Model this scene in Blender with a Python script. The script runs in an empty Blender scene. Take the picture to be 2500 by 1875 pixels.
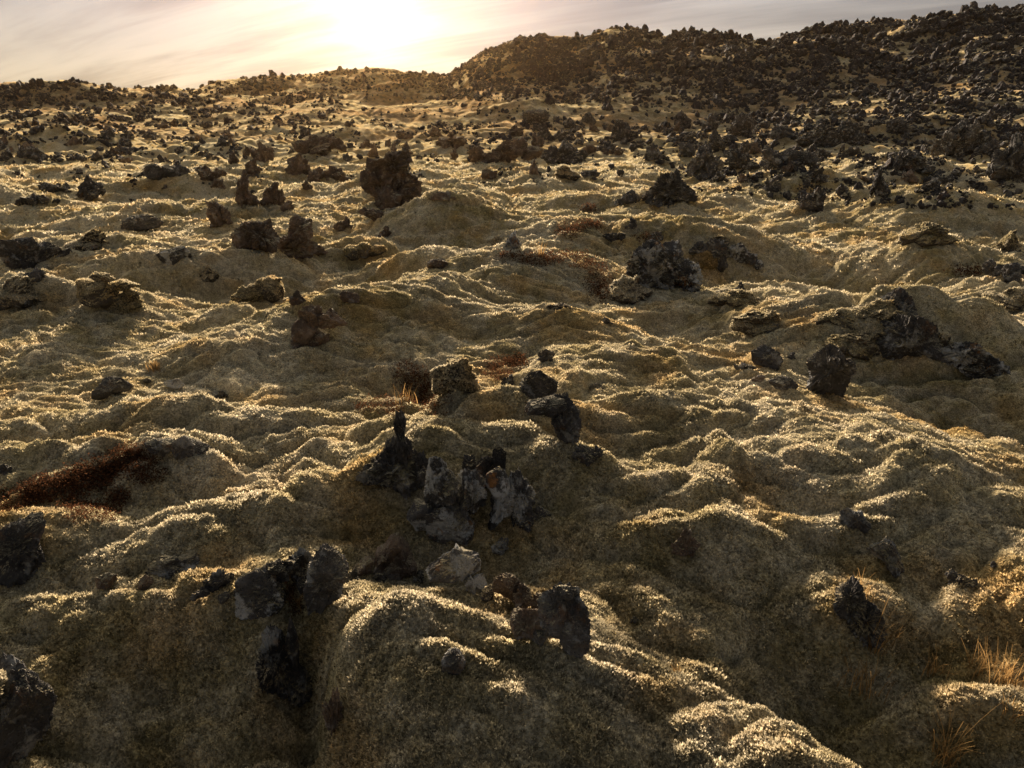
import bpy, math, random
import numpy as np
from mathutils import Vector
F32 = np.float32
sc = bpy.context.scene
col = sc.collection

# ------------------------------------------------------------------ camera
CAM_Z = 3.2
PITCH = math.radians(22.0)
FPX = 1667.0                       # focal length in units of the 2500-wide frame
cd = bpy.data.cameras.new("camera"); cd.sensor_width = 36.0; cd.lens = 36.0*FPX/2500.0
cd.clip_start = 0.05; cd.clip_end = 5000
cam = bpy.data.objects.new("camera", cd); col.objects.link(cam)
cam.location = (0, 0, CAM_Z); cam.rotation_euler = (math.pi/2-PITCH, 0, 0)
sc.camera = cam

# ------------------------------------------------------------------ light
SUN_AZ = math.radians(-10.1)       # left of straight ahead (+Y)
SUN_EL = math.radians(16.0)
sun_dir = Vector((math.sin(SUN_AZ)*math.cos(SUN_EL), math.cos(SUN_AZ)*math.cos(SUN_EL), math.sin(SUN_EL)))
sd = bpy.data.lights.new("sun", 'SUN'); sd.energy = 5.0; sd.angle = math.radians(6.0); sd.color = (1.0, 0.80, 0.60)
sun = bpy.data.objects.new("sun", sd); col.objects.link(sun)
sun.rotation_euler = (-sun_dir).to_track_quat('-Z', 'Y').to_euler()

world = bpy.data.worlds.new("World"); sc.world = world; world.use_nodes = True
wt = world.node_tree; wt.nodes.clear()
def N(tree, typ, **kw):
    n = tree.nodes.new(typ)
    for k, v in kw.items():
        if k.startswith('_'): n.inputs[k[1:]].default_value = v
        else: setattr(n, k, v)
    return n
def M(tree, op, a, b=None, c=None, clamp=False):
    n = tree.nodes.new('ShaderNodeMath'); n.operation = op; n.use_clamp = clamp
    for i, v in enumerate((a, b, c)):
        if v is None: continue
        if isinstance(v, (int, float)): n.inputs[i].default_value = v
        else: tree.links.new(v, n.inputs[i])
    return n.outputs[0]
def ramp(tree, fac, stops, interp='LINEAR'):
    n = tree.nodes.new('ShaderNodeValToRGB'); n.color_ramp.interpolation = interp
    el = n.color_ramp.elements
    while len(el) < len(stops): el.new(0.5)
    for e, (p, c) in zip(el, stops):
        e.position = p; e.color = (*c, 1) if len(c) == 3 else c
    tree.links.new(fac, n.inputs[0]); return n.outputs[0]
def mixc(tree, fac, a, b, mode='MIX'):
    n = tree.nodes.new('ShaderNodeMix'); n.data_type = 'RGBA'; n.blend_type = mode
    for s, v in ((n.inputs[0], fac), (n.inputs[6], a), (n.inputs[7], b)):
        if isinstance(v, (int, float)): s.default_value = v
        elif isinstance(v, tuple): s.default_value = (*v, 1)
        else: tree.links.new(v, s)
    return n.outputs[2]
def vm(tree, op, a, b=None):
    n = tree.nodes.new('ShaderNodeVectorMath'); n.operation = op
    for i, v in enumerate((a, b)):
        if v is None: continue
        if isinstance(v, tuple): n.inputs[i].default_value = v
        else: tree.links.new(v, n.inputs[i])
    return n
sky = N(wt, 'ShaderNodeTexSky', sky_type='NISHITA', sun_disc=False, sun_elevation=SUN_EL, sun_rotation=SUN_AZ,
        altitude=50, air_density=1.0, dust_density=2.0, ozone_density=1.0)
tc = N(wt, 'ShaderNodeTexCoord')
dirv = vm(wt, 'NORMALIZE', tc.outputs['Generated']).outputs[0]
sep = N(wt, 'ShaderNodeSeparateXYZ'); wt.links.new(dirv, sep.inputs[0])
# cirrus layer: directions projected on a high plane, streaked along one bearing
zz = M(wt, 'ADD', M(wt, 'MAXIMUM', sep.outputs[2], 0.0), 0.12)
cx_ = M(wt, 'DIVIDE', sep.outputs[0], zz); cy_ = M(wt, 'DIVIDE', sep.outputs[1], zz)
cmb = N(wt, 'ShaderNodeCombineXYZ'); wt.links.new(cx_, cmb.inputs[0]); wt.links.new(cy_, cmb.inputs[1])
along = M(wt, 'ADD', M(wt, 'MULTIPLY', cx_, -.82), M(wt, 'MULTIPLY', cy_, .57)); across = M(wt, 'ADD', M(wt, 'MULTIPLY', cx_, .57), M(wt, 'MULTIPLY', cy_, .82))
def streaks(sa, sc_, det, dist):
    c = N(wt, 'ShaderNodeCombineXYZ'); wt.links.new(M(wt, 'MULTIPLY', along, sa), c.inputs[0]); wt.links.new(M(wt, 'MULTIPLY', across, sc_), c.inputs[1])
    n = N(wt, 'ShaderNodeTexNoise', _Scale=1.0, _Detail=det, _Roughness=0.55, _Distortion=dist); wt.links.new(c.outputs[0], n.inputs['Vector']); return n
n1 = streaks(.30, 1.25, 6.0, .5); n2 = streaks(.55, 3.6, 8.0, .8)
cl = M(wt, 'ADD', M(wt, 'MULTIPLY', n1.outputs[0], 0.65), M(wt, 'MULTIPLY', n2.outputs[0], 0.35))
cl = ramp(wt, cl, [(0.38, (0, 0, 0)), (0.62, (1, 1, 1))], 'EASE')
ge = math.radians(6.8)      # sun glow drawn into the sky; the lamp stands higher to light more moss
glow_dir = (math.sin(SUN_AZ)*math.cos(ge), math.cos(SUN_AZ)*math.cos(ge), math.sin(ge))
dt = vm(wt, 'DOT_PRODUCT', dirv, glow_dir).outputs['Value']
ang = M(wt, 'ARCCOSINE', M(wt, 'MINIMUM', dt, 0.99999))            # radians from the drawn sun glow
def gl(width, power=1.0):
    return M(wt, 'EXPONENT', M(wt, 'MULTIPLY', M(wt, 'DIVIDE', ang, width), -1.0))
g_in = M(wt, 'MULTIPLY', gl(0.022), 1.5)
g_mid = M(wt, 'MULTIPLY', gl(0.10), 0.045)
streak = M(wt, 'ADD', 0.66, M(wt, 'MULTIPLY', cl, 0.58))
low = M(wt, 'EXPONENT', M(wt, 'MULTIPLY', M(wt, 'MAXIMUM', sep.outputs[2], 0.0), -6.5))
side_ = M(wt, 'ADD', 0.40, M(wt, 'MULTIPLY', gl(0.9), 0.62))
high = N(wt, 'ShaderNodeMapRange', interpolation_type='SMOOTHSTEP'); wt.links.new(sep.outputs[2], high.inputs[0]); high.inputs[1].default_value = .17; high.inputs[2].default_value = .5
g_up = M(wt, 'MULTIPLY', M(wt, 'MULTIPLY', high.outputs[0], gl(0.5)), 1.15)
def grey(v):
    c = N(wt, 'ShaderNodeCombineXYZ')
    for i in range(3): wt.links.new(v, c.inputs[i])
    return c.outputs[0]
veil = mixc(wt, low, (0.080, 0.092, 0.108), (0.196, 0.160, 0.100))
veil = mixc(wt, 1.0, veil, grey(M(wt, 'MULTIPLY', streak, side_)), 'MULTIPLY')
glow = mixc(wt, 1.0, mixc(wt, low, (1.0, 0.84, 0.62), (1.0, 0.74, 0.38)), grey(M(wt, 'MULTIPLY', M(wt, 'ADD', g_up, M(wt, 'ADD', g_in, g_mid)), streak)), 'MULTIPLY')
SKY_S = 0.05
skyc = mixc(wt, 1.0, sky.outputs[0], (SKY_S*.03, SKY_S*.035, SKY_S*.07), 'MULTIPLY')
tot = mixc(wt, 1.0, mixc(wt, 1.0, skyc, glow, 'ADD'), veil, 'ADD')
bg = N(wt, 'ShaderNodeBackground', _Strength=1.0); wt.links.new(tot, bg.inputs[0])
wo = N(wt, 'ShaderNodeOutputWorld'); wt.links.new(bg.outputs[0], wo.inputs[0])

vs = sc.view_settings
vs.view_transform = 'Standard'; vs.look = 'None'; vs.gamma = 1.0; vs.use_curve_mapping = False
vs.exposure = 1.95
sc.cycles.max_bounces = 6; sc.cycles.diffuse_bounces = 2; sc.cycles.glossy_bounces = 1; sc.cycles.transmission_bounces = 4
sc.cycles.volume_bounces = 0; sc.cycles.use_denoising = True

# ------------------------------------------------------------------ noise
def _h(ix, iy, iz, seed):
    h = (ix.astype(np.int64)*73856093) ^ (iy.astype(np.int64)*19349663) ^ (iz.astype(np.int64)*83492791 if not np.isscalar(iz) else iz*83492791) ^ (seed*2654435761)
    h = (h ^ (h >> 13)) & 0x7fffffff
    h = (h*1274126177) & 0x7fffffff
    return (h ^ (h >> 16)) & 255
_rng = np.random.default_rng(5)
_ga = np.linspace(0, 2*np.pi, 256, endpoint=False)
GX, GY = np.cos(_ga).astype(F32), np.sin(_ga).astype(F32)
_g3 = _rng.normal(size=(256, 3)); _g3 /= np.linalg.norm(_g3, axis=1)[:, None]; _g3 = _g3.astype(F32)
def perlin(x, y, seed=0):
    xi, yi = np.floor(x), np.floor(y)
    fx, fy = (x-xi).astype(F32), (y-yi).astype(F32)
    xi = xi.astype(np.int32); yi = yi.astype(np.int32)
    u = fx*fx*fx*(fx*(fx*6-15)+10); v = fy*fy*fy*(fy*(fy*6-15)+10)
    def g(dx, dy):
        k = _h(xi+dx, yi+dy, 0, seed)
        return GX[k]*(fx-dx)+GY[k]*(fy-dy)
    a = g(0, 0); b = g(1, 0); c = g(0, 1); d = g(1, 1)
    a = a+u*(b-a); c = c+u*(d-c)
    return (a+v*(c-a))*1.5
def perlin3(p, seed=0):
    pi = np.floor(p); f = (p-pi).astype(F32); pi = pi.astype(np.int32)
    w = f*f*f*(f*(f*6-15)+10)
    def g(dx, dy, dz):
        k = _h(pi[:, 0]+dx, pi[:, 1]+dy, pi[:, 2]+dz, seed)
        G = _g3[k]
        return G[:, 0]*(f[:, 0]-dx)+G[:, 1]*(f[:, 1]-dy)+G[:, 2]*(f[:, 2]-dz)
    r = []
    for dz in (0, 1):
        a = g(0, 0, dz); b = g(1, 0, dz); c = g(0, 1, dz); d = g(1, 1, dz)
        a = a+w[:, 0]*(b-a); c = c+w[:, 0]*(d-c); r.append(a+w[:, 1]*(c-a))
    return (r[0]+w[:, 2]*(r[1]-r[0]))*1.5
def sstep(a, b, x):
    t = np.clip((x-a)/(b-a), 0, 1); return t*t*(3-2*t)

# ------------------------------------------------------------------ image rays
cp, sp = math.cos(PITCH), math.sin(PITCH)
def ray(px, py):
    """Direction of the view line through a spot of the 2500x1875 photograph."""
    a = (np.asarray(px, float)-1250)/FPX; b = (937.5-np.asarray(py, float))/FPX
    d = np.stack([a+0*b, cp+b*sp+0*a, -sp+b*cp+0*a], -1)
    return d/np.linalg.norm(d, axis=-1, keepdims=True)
def at(px, py, z=0.0):
    d = ray(px, py); t = (z-CAM_Z)/d[..., 2]
    return d[..., 0]*t, d[..., 1]*t

# ------------------------------------------------------------------ terrain height
# mounds: crest spot in the photo, top height, half width across, half depth near side, half depth far side, turn (deg)
LUMPS = [
    # front hump and what lies before it
    (1090, 1550, .50, 1.05, .90, .62, 0), (930, 1600, .16, .42, .35, .35, 0),
    (760, 1860, -.35, .28, .7, .5, 25), (1180, 1800, .10, 1.1, .5, .4, -8),
    (740, 1640, -.45, .16, .45, .45, 20),
    (1720, 1760, .20, 1.05, .6, .6, -38), (2060, 1700, -.35, .40, .9, .6, 35),
    (2300, 1760, .12, .55, .45, .4, 0), (2250, 1480, .14, .75, .40, .35, -12),
    (2420, 1600, -.16, .5, .3, .3, 0),
    (1500, 1420, .12, .8, .5, .35, -15), (1560, 1290, .22, .75, .42, .30, -8), (1800, 1310, .10, .6, .4, .3, 0),
    (200, 1480, .10, .9, .6, .35, 8), (480, 1560, -.10, .8, .4, .4, 0), (300, 1720, -.35, 1.3, .8, .6, 0),
    (60, 1640, .15, .35, .5, .3, 0), (640, 1440, .12, .7, .5, .3, 0),
    (1120, 1395, -.28, .75, .32, .32, 0),
    # spire mound
    (1150, 1000, .52, .95, .95, .5, 5), (1060, 1180, .20, .5, .5, .4, 0), (1380, 1130, .25, .7, .55, .4, -20),
    (1010, 930, -.55, .55, .45, .38, 10),
    (480, 1230, .24, .42, .34, .3, 0), (760, 1210, .25, .95, .42, .3, 28), (560, 1110, .12, .8, .4, .3, 10),
    (150, 1140, .10, 1.3, .5, .35, 18), (80, 1300, .12, .7, .5, .3, 0), (360, 1020, .18, 1.6, .6, .4, 5),
    (900, 1040, -.12, .5, .4, .3, 0),
    # big dome on the right
    (1950, 1050, .42, 2.2, 1.5, 1.0, -6), (2150, 1210, .15, 1.1, .8, .5, -15), (1700, 1180, .10, 1.0, .6, .4, 0),
    (2480, 1010, -.55, .6, 1.2, 1.0, 30), (1500, 1030, .15, 1.2, .6, .4, 0), (2400, 1150, -.1, .5, .8, .7, 0),
    (1400, 780, .25, 1.3, .9, .6, 0), (1550, 880, .10, 1.2, .7, .4, 0), (1340, 935, .20, .9, .5, .4, 0),
    (1750, 1080, -.22, .55, .4, .45, 0),
    # plateau edge, dips behind it
    (900, 720, .50, 1.9, 1.3, .5, 32), (1200, 620, .65, 2.1, 1.6, .7, 22), (640, 800, .25, 1.7, 1.0, .5, 24),
    (720, 690, -.85, 2.3, .7, 1.2, 14), (430, 700, -.25, 2.0, .8, 1.0, 8), (960, 625, -.55, 1.6, .7, .9, 12),
    (1500, 545, .45, 3.2, 1.6, 1.0, 6), (1760, 690, .15, 1.8, 1.0, .7, -14),
    (1930, 650, -.95, 3.0, 1.8, 1.8, -22), (2080, 750, .45, 1.8, 1.2, .6, -6), (2330, 800, .30, 1.8, 1.1, .6, -14),
    (1640, 800, -.25, 1.2, .6, .6, 0), (2150, 900, -.10, 1.2, .6, .5, 0),
    (1100, 495, 1.00, 1.7, 1.2, .9, 0), (1010, 590, .55, 1.3, .9, .6, 0), (880, 580, .35, .9, .7, .5, 0),
    (300, 590, .45, 3.0, 1.4, 1.2, 8), (130, 850, .22, .45, .45, .4, 0), (330, 880, .15, 1.4, .6, .5, 10),
    (120, 960, .10, 1.6, .7, .5, 14), (560, 745, .30, .6, .5, .45, 0), (250, 720, .35, .9, .7, .5, 0),
    (60, 720, .35, .7, .8, .5, 0), (500, 640, .30, 1.5, .9, .6, 0),
    # farther swells
    (2150, 480, .9, 3.0, 2.2, 1.6, -10), (2380, 520, .6, 2.5, 2.0, 1.5, 0), (2200, 600, .35, 1.4, .9, .8, 0),
    (2200, 400, 1.3, 3.2, 2.4, 2.0, 0), (1900, 440, .7, 4.0, 2.2, 1.6, 0), (1500, 470, .5, 2.5, 1.8, 1.2, 0),
    (950, 440, .8, 4.5, 3.0, 2.0, 0), (500, 420, .7, 5.0, 3.0, 2.2, 10), (300, 480, -.6, 4.0, 3.0, 2.0, 8),
    (150, 330, 1.6, 7.0, 4.0, 3.5, 0), (420, 500, .35, 3.0, 1.4, 1.2, 10), (1300, 430, .6, 3.0, 2.0, 1.5, 0),
    (2300, 290, 3.0, 12, 6, 6, 0), (1950, 275, 2.2, 9, 6, 6, 0), (60, 480, .4, 4, 2, 1.6, 0),
    (2430, 430, 1.0, 2.5, 2.5, 2.0, 0), (2450, 690, .35, 1.2, .8, .7, 0), (1780, 560, .5, 1.8, 1.0, .8, 0),
]
_L = []
for (px, py, z, rx, rn, rf, tdeg) in LUMPS:
    X, Y = at(px, py, max(z, 0)*.75); _L.append((float(X), float(Y), z, rx, rn, rf, math.radians(tdeg)))
SKYLINE = [(-900, 215), (0, 210), (60, 205), (175, 197), (270, 210), (350, 214), (420, 208), (465, 218), (530, 192), (600, 187), (700, 178),
    (800, 170), (900, 172), (1000, 178), (1100, 176), (1150, 140), (1200, 112), (1250, 90), (1290, 82), (1350, 90), (1400, 94), (1430, 87),
    (1490, 66), (1560, 70), (1620, 80), (1700, 70), (1760, 75), (1830, 84), (1870, 91), (1920, 75), (2000, 60), (2080, 52), (2160, 48),
    (2250, 32), (2340, 22), (2420, 12), (2500, 16), (2900, 0), (3600, 60)]
_sx = np.array([s[0] for s in SKYLINE], float); _sy = np.array([s[1] for s in SKYLINE], float)
_d = ray(_sx, _sy); _saz = np.arctan2(_d[:, 0], _d[:, 1]); _sel = _d[:, 2]/np.hypot(_d[:, 0], _d[:, 1])
COLLARS = []
def terrain(x, y, fine=True):
    x = np.asarray(x, F32); y = np.asarray(y, F32)
    r = np.hypot(x, y); az = np.arctan2(x, y)
    z = np.zeros_like(r)
    # far rise and hills
    rc = np.interp(az, [-.9, -.12, -.05, .35, .45, .62, .9], [270, 250, 205, 185, 195, 210, 210]).astype(F32)
    r0 = np.interp(az, [-.9, -.1, .02, .3, .6, .9], [60, 62, 75, 95, 84, 78]).astype(F32)
    top = (CAM_Z+rc*np.interp(az, _saz, _sel)).astype(F32)
    t = np.clip((r-r0)/(rc-r0), 0, 1)
    lft = 1-sstep(-.08, .04, az)
    shape = np.where(r > rc, np.exp(-((r-rc)/60)**2), (t*t*(3-2*t))*.55+.45*t*(1-lft*.5)+.225*t*t*lft)
    z += (top-.8)*shape
    far = sstep(85, 170, r)
    inner = 1-far
    hn = perlin(x/26, y/26, 3)*3.6+perlin(x/11, y/11, 4)*1.9-.35
    z += far*hn*np.minimum(1, top/9)*sstep(0, .25, t)*(1-.75*sstep(.75, 1, t)*(r <= rc)-.75*(r > rc))
    # broad swells
    sw = perlin(x/9+3.1, y/7+1.7, 11)*.55*sstep(9, 22, r)+perlin(x/22+.4, y/17, 12)*.9*sstep(25, 60, r)
    z += sw*inner
    z += inner*perlin(x/3.1+5, y/2.3+7, 13)*.17
    # placed mounds
    near = r < 130
    xn, yn = x[near], y[near]; zn = np.zeros_like(xn)
    for (X, Y, h, rx, rn, rf, a) in _L:
        dx, dy = xn-X, yn-Y
        ext = 3*max(rx, rn, rf); m = (np.abs(dx) < ext) & (np.abs(dy) < ext)
        if not m.any(): continue
        dx, dy = dx[m], dy[m]; c, s = math.cos(a), math.sin(a)
        u = (dx*c+dy*s)/rx; v = -dx*s+dy*c; v = v/np.where(v > 0, rf, rn)
        q = u*u+v*v
        zn[m] += h*np.exp(-q*.8-.25*q*q).astype(F32)
    if COLLARS:
        Cs = np.array(COLLARS)
        for (X, Y, R, h) in Cs:
            m = (np.abs(xn-X) < 2.6*R) & (np.abs(yn-Y) < 2.6*R)
            if m.any(): zn[m] += (h*np.exp(-(((xn[m]-X)**2+(yn[m]-Y)**2)/(R*R))**1.3)).astype(F32)
    z[near] += zn
    # the mounds carry rounded moss cushions, longer across the wind than along it
    wx = x+perlin(x/1.3, y/1.1, 21)*.35; wy = y+perlin(x/1.2+9, y/1.3, 22)*.30
    def bil(sx, sy, s):
        n = np.abs(perlin(wx/sx, wy/sy, s)); return 1-np.exp(-n*3.2)   # round tops, narrow creases
    fd = lambda a, b: 1-sstep(a, b, r)
    big = bil(2.5, 1.2, 31)
    var = .55+.75*np.clip(perlin(x/4, y/4, 33)+.5, 0, 1)
    z += (big-.5)*.19*var*fd(60, 140)
    z += sstep(14, 30, r)*fd(90, 150)*(bil(3.4, 2.2, 36)-.5)*.35
    z += (bil(1.05, .50, 32)-.5)*.130*var*fd(60, 110)
    z += far*np.abs(perlin(x/3, y/3, 37))*.5+sstep(30, 60, r)*(np.abs(perlin(x/1.7, y/1.5, 39))-.3)*.42
    z -= sstep(.42, .7, perlin(wx/1.7+11, wy/1.2, 38))*.16*fd(60, 100)      # collapsed pits
    if fine:
        z += (np.abs(perlin(wx/.36, wy/.23, 41))-.3)*(.075+.035*sstep(6, 16, r))*fd(26, 60)
        z += perlin(x/.17, y/.12, 42)*.022*fd(9, 22)
        z += perlin(x/.075, y/.06, 43)*.012*fd(6, 13)
        z += perlin(x/.032, y/.028, 44)*.008*fd(3.5, 8)
    return z
_hr = 1.2*1.007**np.arange(840); _ha = np.radians(np.arange(-56, 56.01, .12))
_hR, _hA = np.meshgrid(_hr, _ha)
_HT = terrain((_hR*np.sin(_hA)).ravel(), (_hR*np.cos(_hA)).ravel(), False).reshape(_hR.shape)
def hit(px, py):
    """Where the view line through a spot of the photo meets the terrain; nan when it does not."""
    d = ray(np.atleast_1d(px), np.atleast_1d(py)); n = len(d)
    hd = np.hypot(d[:, 0], d[:, 1]); sl = d[:, 2]/hd; a_ = np.arctan2(d[:, 0], d[:, 1])
    out = np.full(n, np.nan)
    for c0 in range(0, n, 2000):
        q = slice(c0, c0+2000); fa = np.clip((a_[q]-_ha[0])/(_ha[1]-_ha[0]), 0, len(_ha)-1.001); ia = fa.astype(int); w = (fa-ia)[:, None]
        zc = _HT[ia]*(1-w)+_HT[ia+1]*w; df = CAM_Z+sl[q][:, None]*_hr[None]-zc
        k = np.argmax(df < 0, axis=1); okk = (df < 0).any(axis=1) & (k > 0); j = np.arange(len(k)); k1 = np.maximum(k, 1)
        f0, f1 = df[j, k1-1], df[j, k1]; u = f0/(f0-f1+1e-12)
        out[q] = np.where(okk, _hr[k1-1]+u*(_hr[k1]-_hr[k1-1]), np.nan)
    out = out/hd
    P = d*out[:, None]; P[:, 2] += CAM_Z
    return P, out

# ------------------------------------------------------------------ materials
def new_mat(name):
    m = bpy.data.materials.new(name); m.use_nodes = True; m.node_tree.nodes.clear()
    return m, m.node_tree
def noise(t, scale, detail=4, rough=.55, vec=None, dim='3D', w=None):
    n = N(t, 'ShaderNodeTexNoise', _Scale=scale, _Detail=float(detail), _Roughness=rough)
    if vec is not None: t.links.new(vec, n.inputs['Vector'])
    return n.outputs[0]
def pos(t): return N(t, 'ShaderNodeNewGeometry').outputs['Position']
def moss_color(t, k=1.0):
    P = pos(t)
    a = noise(t, .45, 5, .6, P); b = noise(t, 2.6, 4, .6, P); c = noise(t, 14, 3, .6, P)
    base = ramp(t, a, [(.34, (.182*k, .158*k, .086*k)), (.5, (.265*k, .238*k, .158*k)), (.64, (.330*k, .308*k, .240*k))])
    frost = ramp(t, b, [(.42, (0, 0, 0)), (.66, (1, 1, 1))])
    base = mixc(t, M(t, 'MULTIPLY', frost, .55), base, (.39*k, .37*k, .32*k))
    gold = ramp(t, noise(t, 1.1, 3, .5, vm(t, 'ADD', P, (31., 7., 3.)).outputs[0]), [(.5, (0, 0, 0)), (.68, (1, 1, 1))])
    base = mixc(t, M(t, 'MULTIPLY', gold, .55), base, (.33*k, .228*k, .095*k))
    c2 = mixc(t, 1.0, ramp(t, c, [(.3, (.62, .62, .62)), (.7, (1.2, 1.18, 1.12))]), ramp(t, noise(t, 55, 3, .65, P), [(.36, (.55, .53, .48)), (.62, (1.35, 1.32, 1.25))]), 'MULTIPLY')
    return mixc(t, 1.0, base, c2, 'MULTIPLY'), P
m_ground, t = new_mat("moss_ground")
bc, P = moss_color(t, .78)
rustn = noise(t, .09, 4, .6, vm(t, 'ADD', P, (5., 0., 0.)).outputs[0])
sepP = N(t, 'ShaderNodeSeparateXYZ'); t.links.new(P, sepP.inputs[0])
farf = N(t, 'ShaderNodeMapRange'); t.links.new(sepP.outputs[1], farf.inputs[0]); farf.inputs[1].default_value = 45; farf.inputs[2].default_value = 90
rust = ramp(t, rustn, [(.42, (0, 0, 0)), (.58, (1, 1, 1))])
bc = mixc(t, M(t, 'MULTIPLY', M(t, 'MULTIPLY', rust, farf.outputs[0]), .38), bc, (.12, .045, .014))
heath = ramp(t, noise(t, .55, 6, .7, P), [(.47, (0, 0, 0)), (.56, (1, 1, 1))])
bc = mixc(t, M(t, 'MULTIPLY', M(t, 'MULTIPLY', heath, farf.outputs[0]), .7), bc, (.070, .060, .040))
df = N(t, 'ShaderNodeBsdfDiffuse', _Roughness=1.0); t.links.new(bc, df.inputs[0])
bmp = N(t, 'ShaderNodeBump', _Strength=.9, _Distance=.02); t.links.new(noise(t, 38, 4, .7, P), bmp.inputs['Height'])
t.links.new(bmp.outputs[0], df.inputs['Normal'])
sh = N(t, 'ShaderNodeBsdfSheen', _Roughness=.6); t.links.new(mixc(t, 1.0, bc, (1.9, 1.8, 1.5), 'MULTIPLY'), sh.inputs[0]); t.links.new(bmp.outputs[0], sh.inputs['Normal'])
ad = N(t, 'ShaderNodeAddShader'); t.links.new(df.outputs[0], ad.inputs[0]); t.links.new(sh.outputs[0], ad.inputs[1])
t.links.new(ad.outputs[0], N(t, 'ShaderNodeOutputMaterial').inputs[0])

m_tuft, t = new_mat("moss_tuft")
bc, P = moss_color(t, 1.65)
at_ = N(t, 'ShaderNodeAttribute', attribute_name='tint')
bc = mixc(t, 1.0, bc, ramp(t, at_.outputs['Fac'], [(0, (.30, .29, .26)), (.5, (.85, .83, .78)), (1, (1.3, 1.27, 1.2))]), 'MULTIPLY')
df = N(t, 'ShaderNodeBsdfDiffuse', _Roughness=1.0); t.links.new(bc, df.inputs[0])
tr = N(t, 'ShaderNodeBsdfTranslucent'); t.links.new(mixc(t, 1.0, bc, (1.1, 1.12, 1.2), 'MULTIPLY'), tr.inputs[0])
mx = N(t, 'ShaderNodeMixShader', _Fac=.5); t.links.new(df.outputs[0], mx.inputs[1]); t.links.new(tr.outputs[0], mx.inputs[2])
t.links.new(mx.outputs[0], N(t, 'ShaderNodeOutputMaterial').inputs[0])

def rock_mat(name, dark, brown, lichen_white=.5, lichen_orange=.4, moss=0.0, scale=1.0):
    m, t = new_mat(name)
    tcn = N(t, 'ShaderNodeTexCoord').outputs['Object']
    oi = N(t, 'ShaderNodeObjectInfo')
    V = vm(t, 'ADD', pos(t), (0., 0., 0.)).outputs[0]
    a = noise(t, 3*scale, 6, .65, V)
    c = ramp(t, a, [(.3, dark), (.55, brown), (.75, tuple(v*2.2 for v in brown))])
    fl = ramp(t, noise(t, 34*scale, 4, .75, V), [(.60, (0, 0, 0)), (.68, (1, 1, 1))])
    c = mixc(t, M(t, 'MULTIPLY', fl, .6), c, (.17, .16, .145))
    vs_ = ramp(t, N_vor(t, 42*scale, V), [(.12, (1, 1, 1)), (.25, (0, 0, 0))])
    c = mixc(t, M(t, 'MULTIPLY', vs_, .7), c, (.006, .006, .006))
    vr = M(t, 'ADD', .75, M(t, 'MULTIPLY', oi.outputs['Random'], .5))
    cmv = N(t, 'ShaderNodeCombineXYZ')
    for i in range(3): t.links.new(vr, cmv.inputs[i])
    c = mixc(t, 1.0, c, cmv.outputs[0], 'MULTIPLY')
    # crustose lichen: small pale rosettes and a few orange patches
    vo = N(t, 'ShaderNodeTexVoronoi', _Scale=11*scale); 
    t.links.new(vm(t, 'ADD', V, mixc(t, .12, (0, 0, 0), N_noisecol(t, 9*scale, V))).outputs[0], vo.inputs['Vector'])
    spot = ramp(t, vo.outputs['Distance'], [(.14, (1, 1, 1)), (.30, (0, 0, 0))])
    wm = ramp(t, noise(t, 4.2*scale, 5, .7, V), [(.60-.06*lichen_white, (0, 0, 0)), (.66-.06*lichen_white, (1, 1, 1))])
    c = mixc(t, M(t, 'MULTIPLY', wm, .6*lichen_white), c, (.34, .345, .33))
    sm = ramp(t, noise(t, 2.2*scale, 2, .5, vm(t, 'ADD', V, (3., 9., 1.)).outputs[0]), [(.50, (0, 0, 0)), (.56, (1, 1, 1))])
    c = mixc(t, M(t, 'MULTIPLY', M(t, 'MULTIPLY', spot, sm), .35*lichen_white), c, (.36, .36, .33))
    om = ramp(t, M(t, 'ADD', M(t, 'MULTIPLY', noise(t, 3.4*scale, 3, .6, vm(t, 'ADD', V, (13., 2., 5.)).outputs[0]), .6), M(t, 'MULTIPLY', noise(t, 17*scale, 5, .75, V), .4)), [(.575, (0, 0, 0)), (.63, (1, 1, 1))])
    c = mixc(t, M(t, 'MULTIPLY', om, lichen_orange), c, (.22, .10, .03))
    if moss > -1:
        if moss <= 0: moss = .02
        nz = N(t, 'ShaderNodeSeparateXYZ'); t.links.new(N(t, 'ShaderNodeNewGeometry').outputs['Normal'], nz.inputs[0])
        mm = M(t, 'ADD', nz.outputs[2], M(t, 'MULTIPLY', M(t, 'SUBTRACT', noise(t, 3.5*scale, 4, .6, V), .5), 1.6))
        mm = ramp(t, mm, [(.75-moss, (0, 0, 0)), (.87-moss, (1, 1, 1))])
        mc, _ = moss_color(t, .8)
        c = mixc(t, mm, c, mc)
    p = N(t, 'ShaderNodeBsdfPrincipled', _Roughness=.95); p.inputs['Specular IOR Level'].default_value = .15
    t.links.new(c, p.inputs['Base Color'])
    h = M(t, 'ADD', noise(t, 16*scale, 6, .72, V), M(t, 'MULTIPLY', N_vor(t, 9*scale, V), .35))
    b = N(t, 'ShaderNodeBump', _Strength=1.0, _Distance=.045/scale); t.links.new(h, b.inputs['Height']); t.links.new(b.outputs[0], p.inputs['Normal'])
    t.links.new(p.outputs[0], N(t, 'ShaderNodeOutputMaterial').inputs[0])
    return m
def N_noisecol(t, s, V):
    n = N(t, 'ShaderNodeTexNoise', _Scale=s, _Detail=3.0); t.links.new(V, n.inputs['Vector']); return n.outputs[1]
def N_vor(t, s, V):
    n = N(t, 'ShaderNodeTexVoronoi', _Scale=s); t.links.new(V, n.inputs['Vector']); return n.outputs['Distance']
R_DARK = rock_mat("basalt_dark", (.022, .022, .023), (.062, .058, .054), .8, .25, moss=.0)
R_BROWN = rock_mat("basalt_brown", (.036, .028, .023), (.120, .088, .064), .5, .35, moss=.0)
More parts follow.
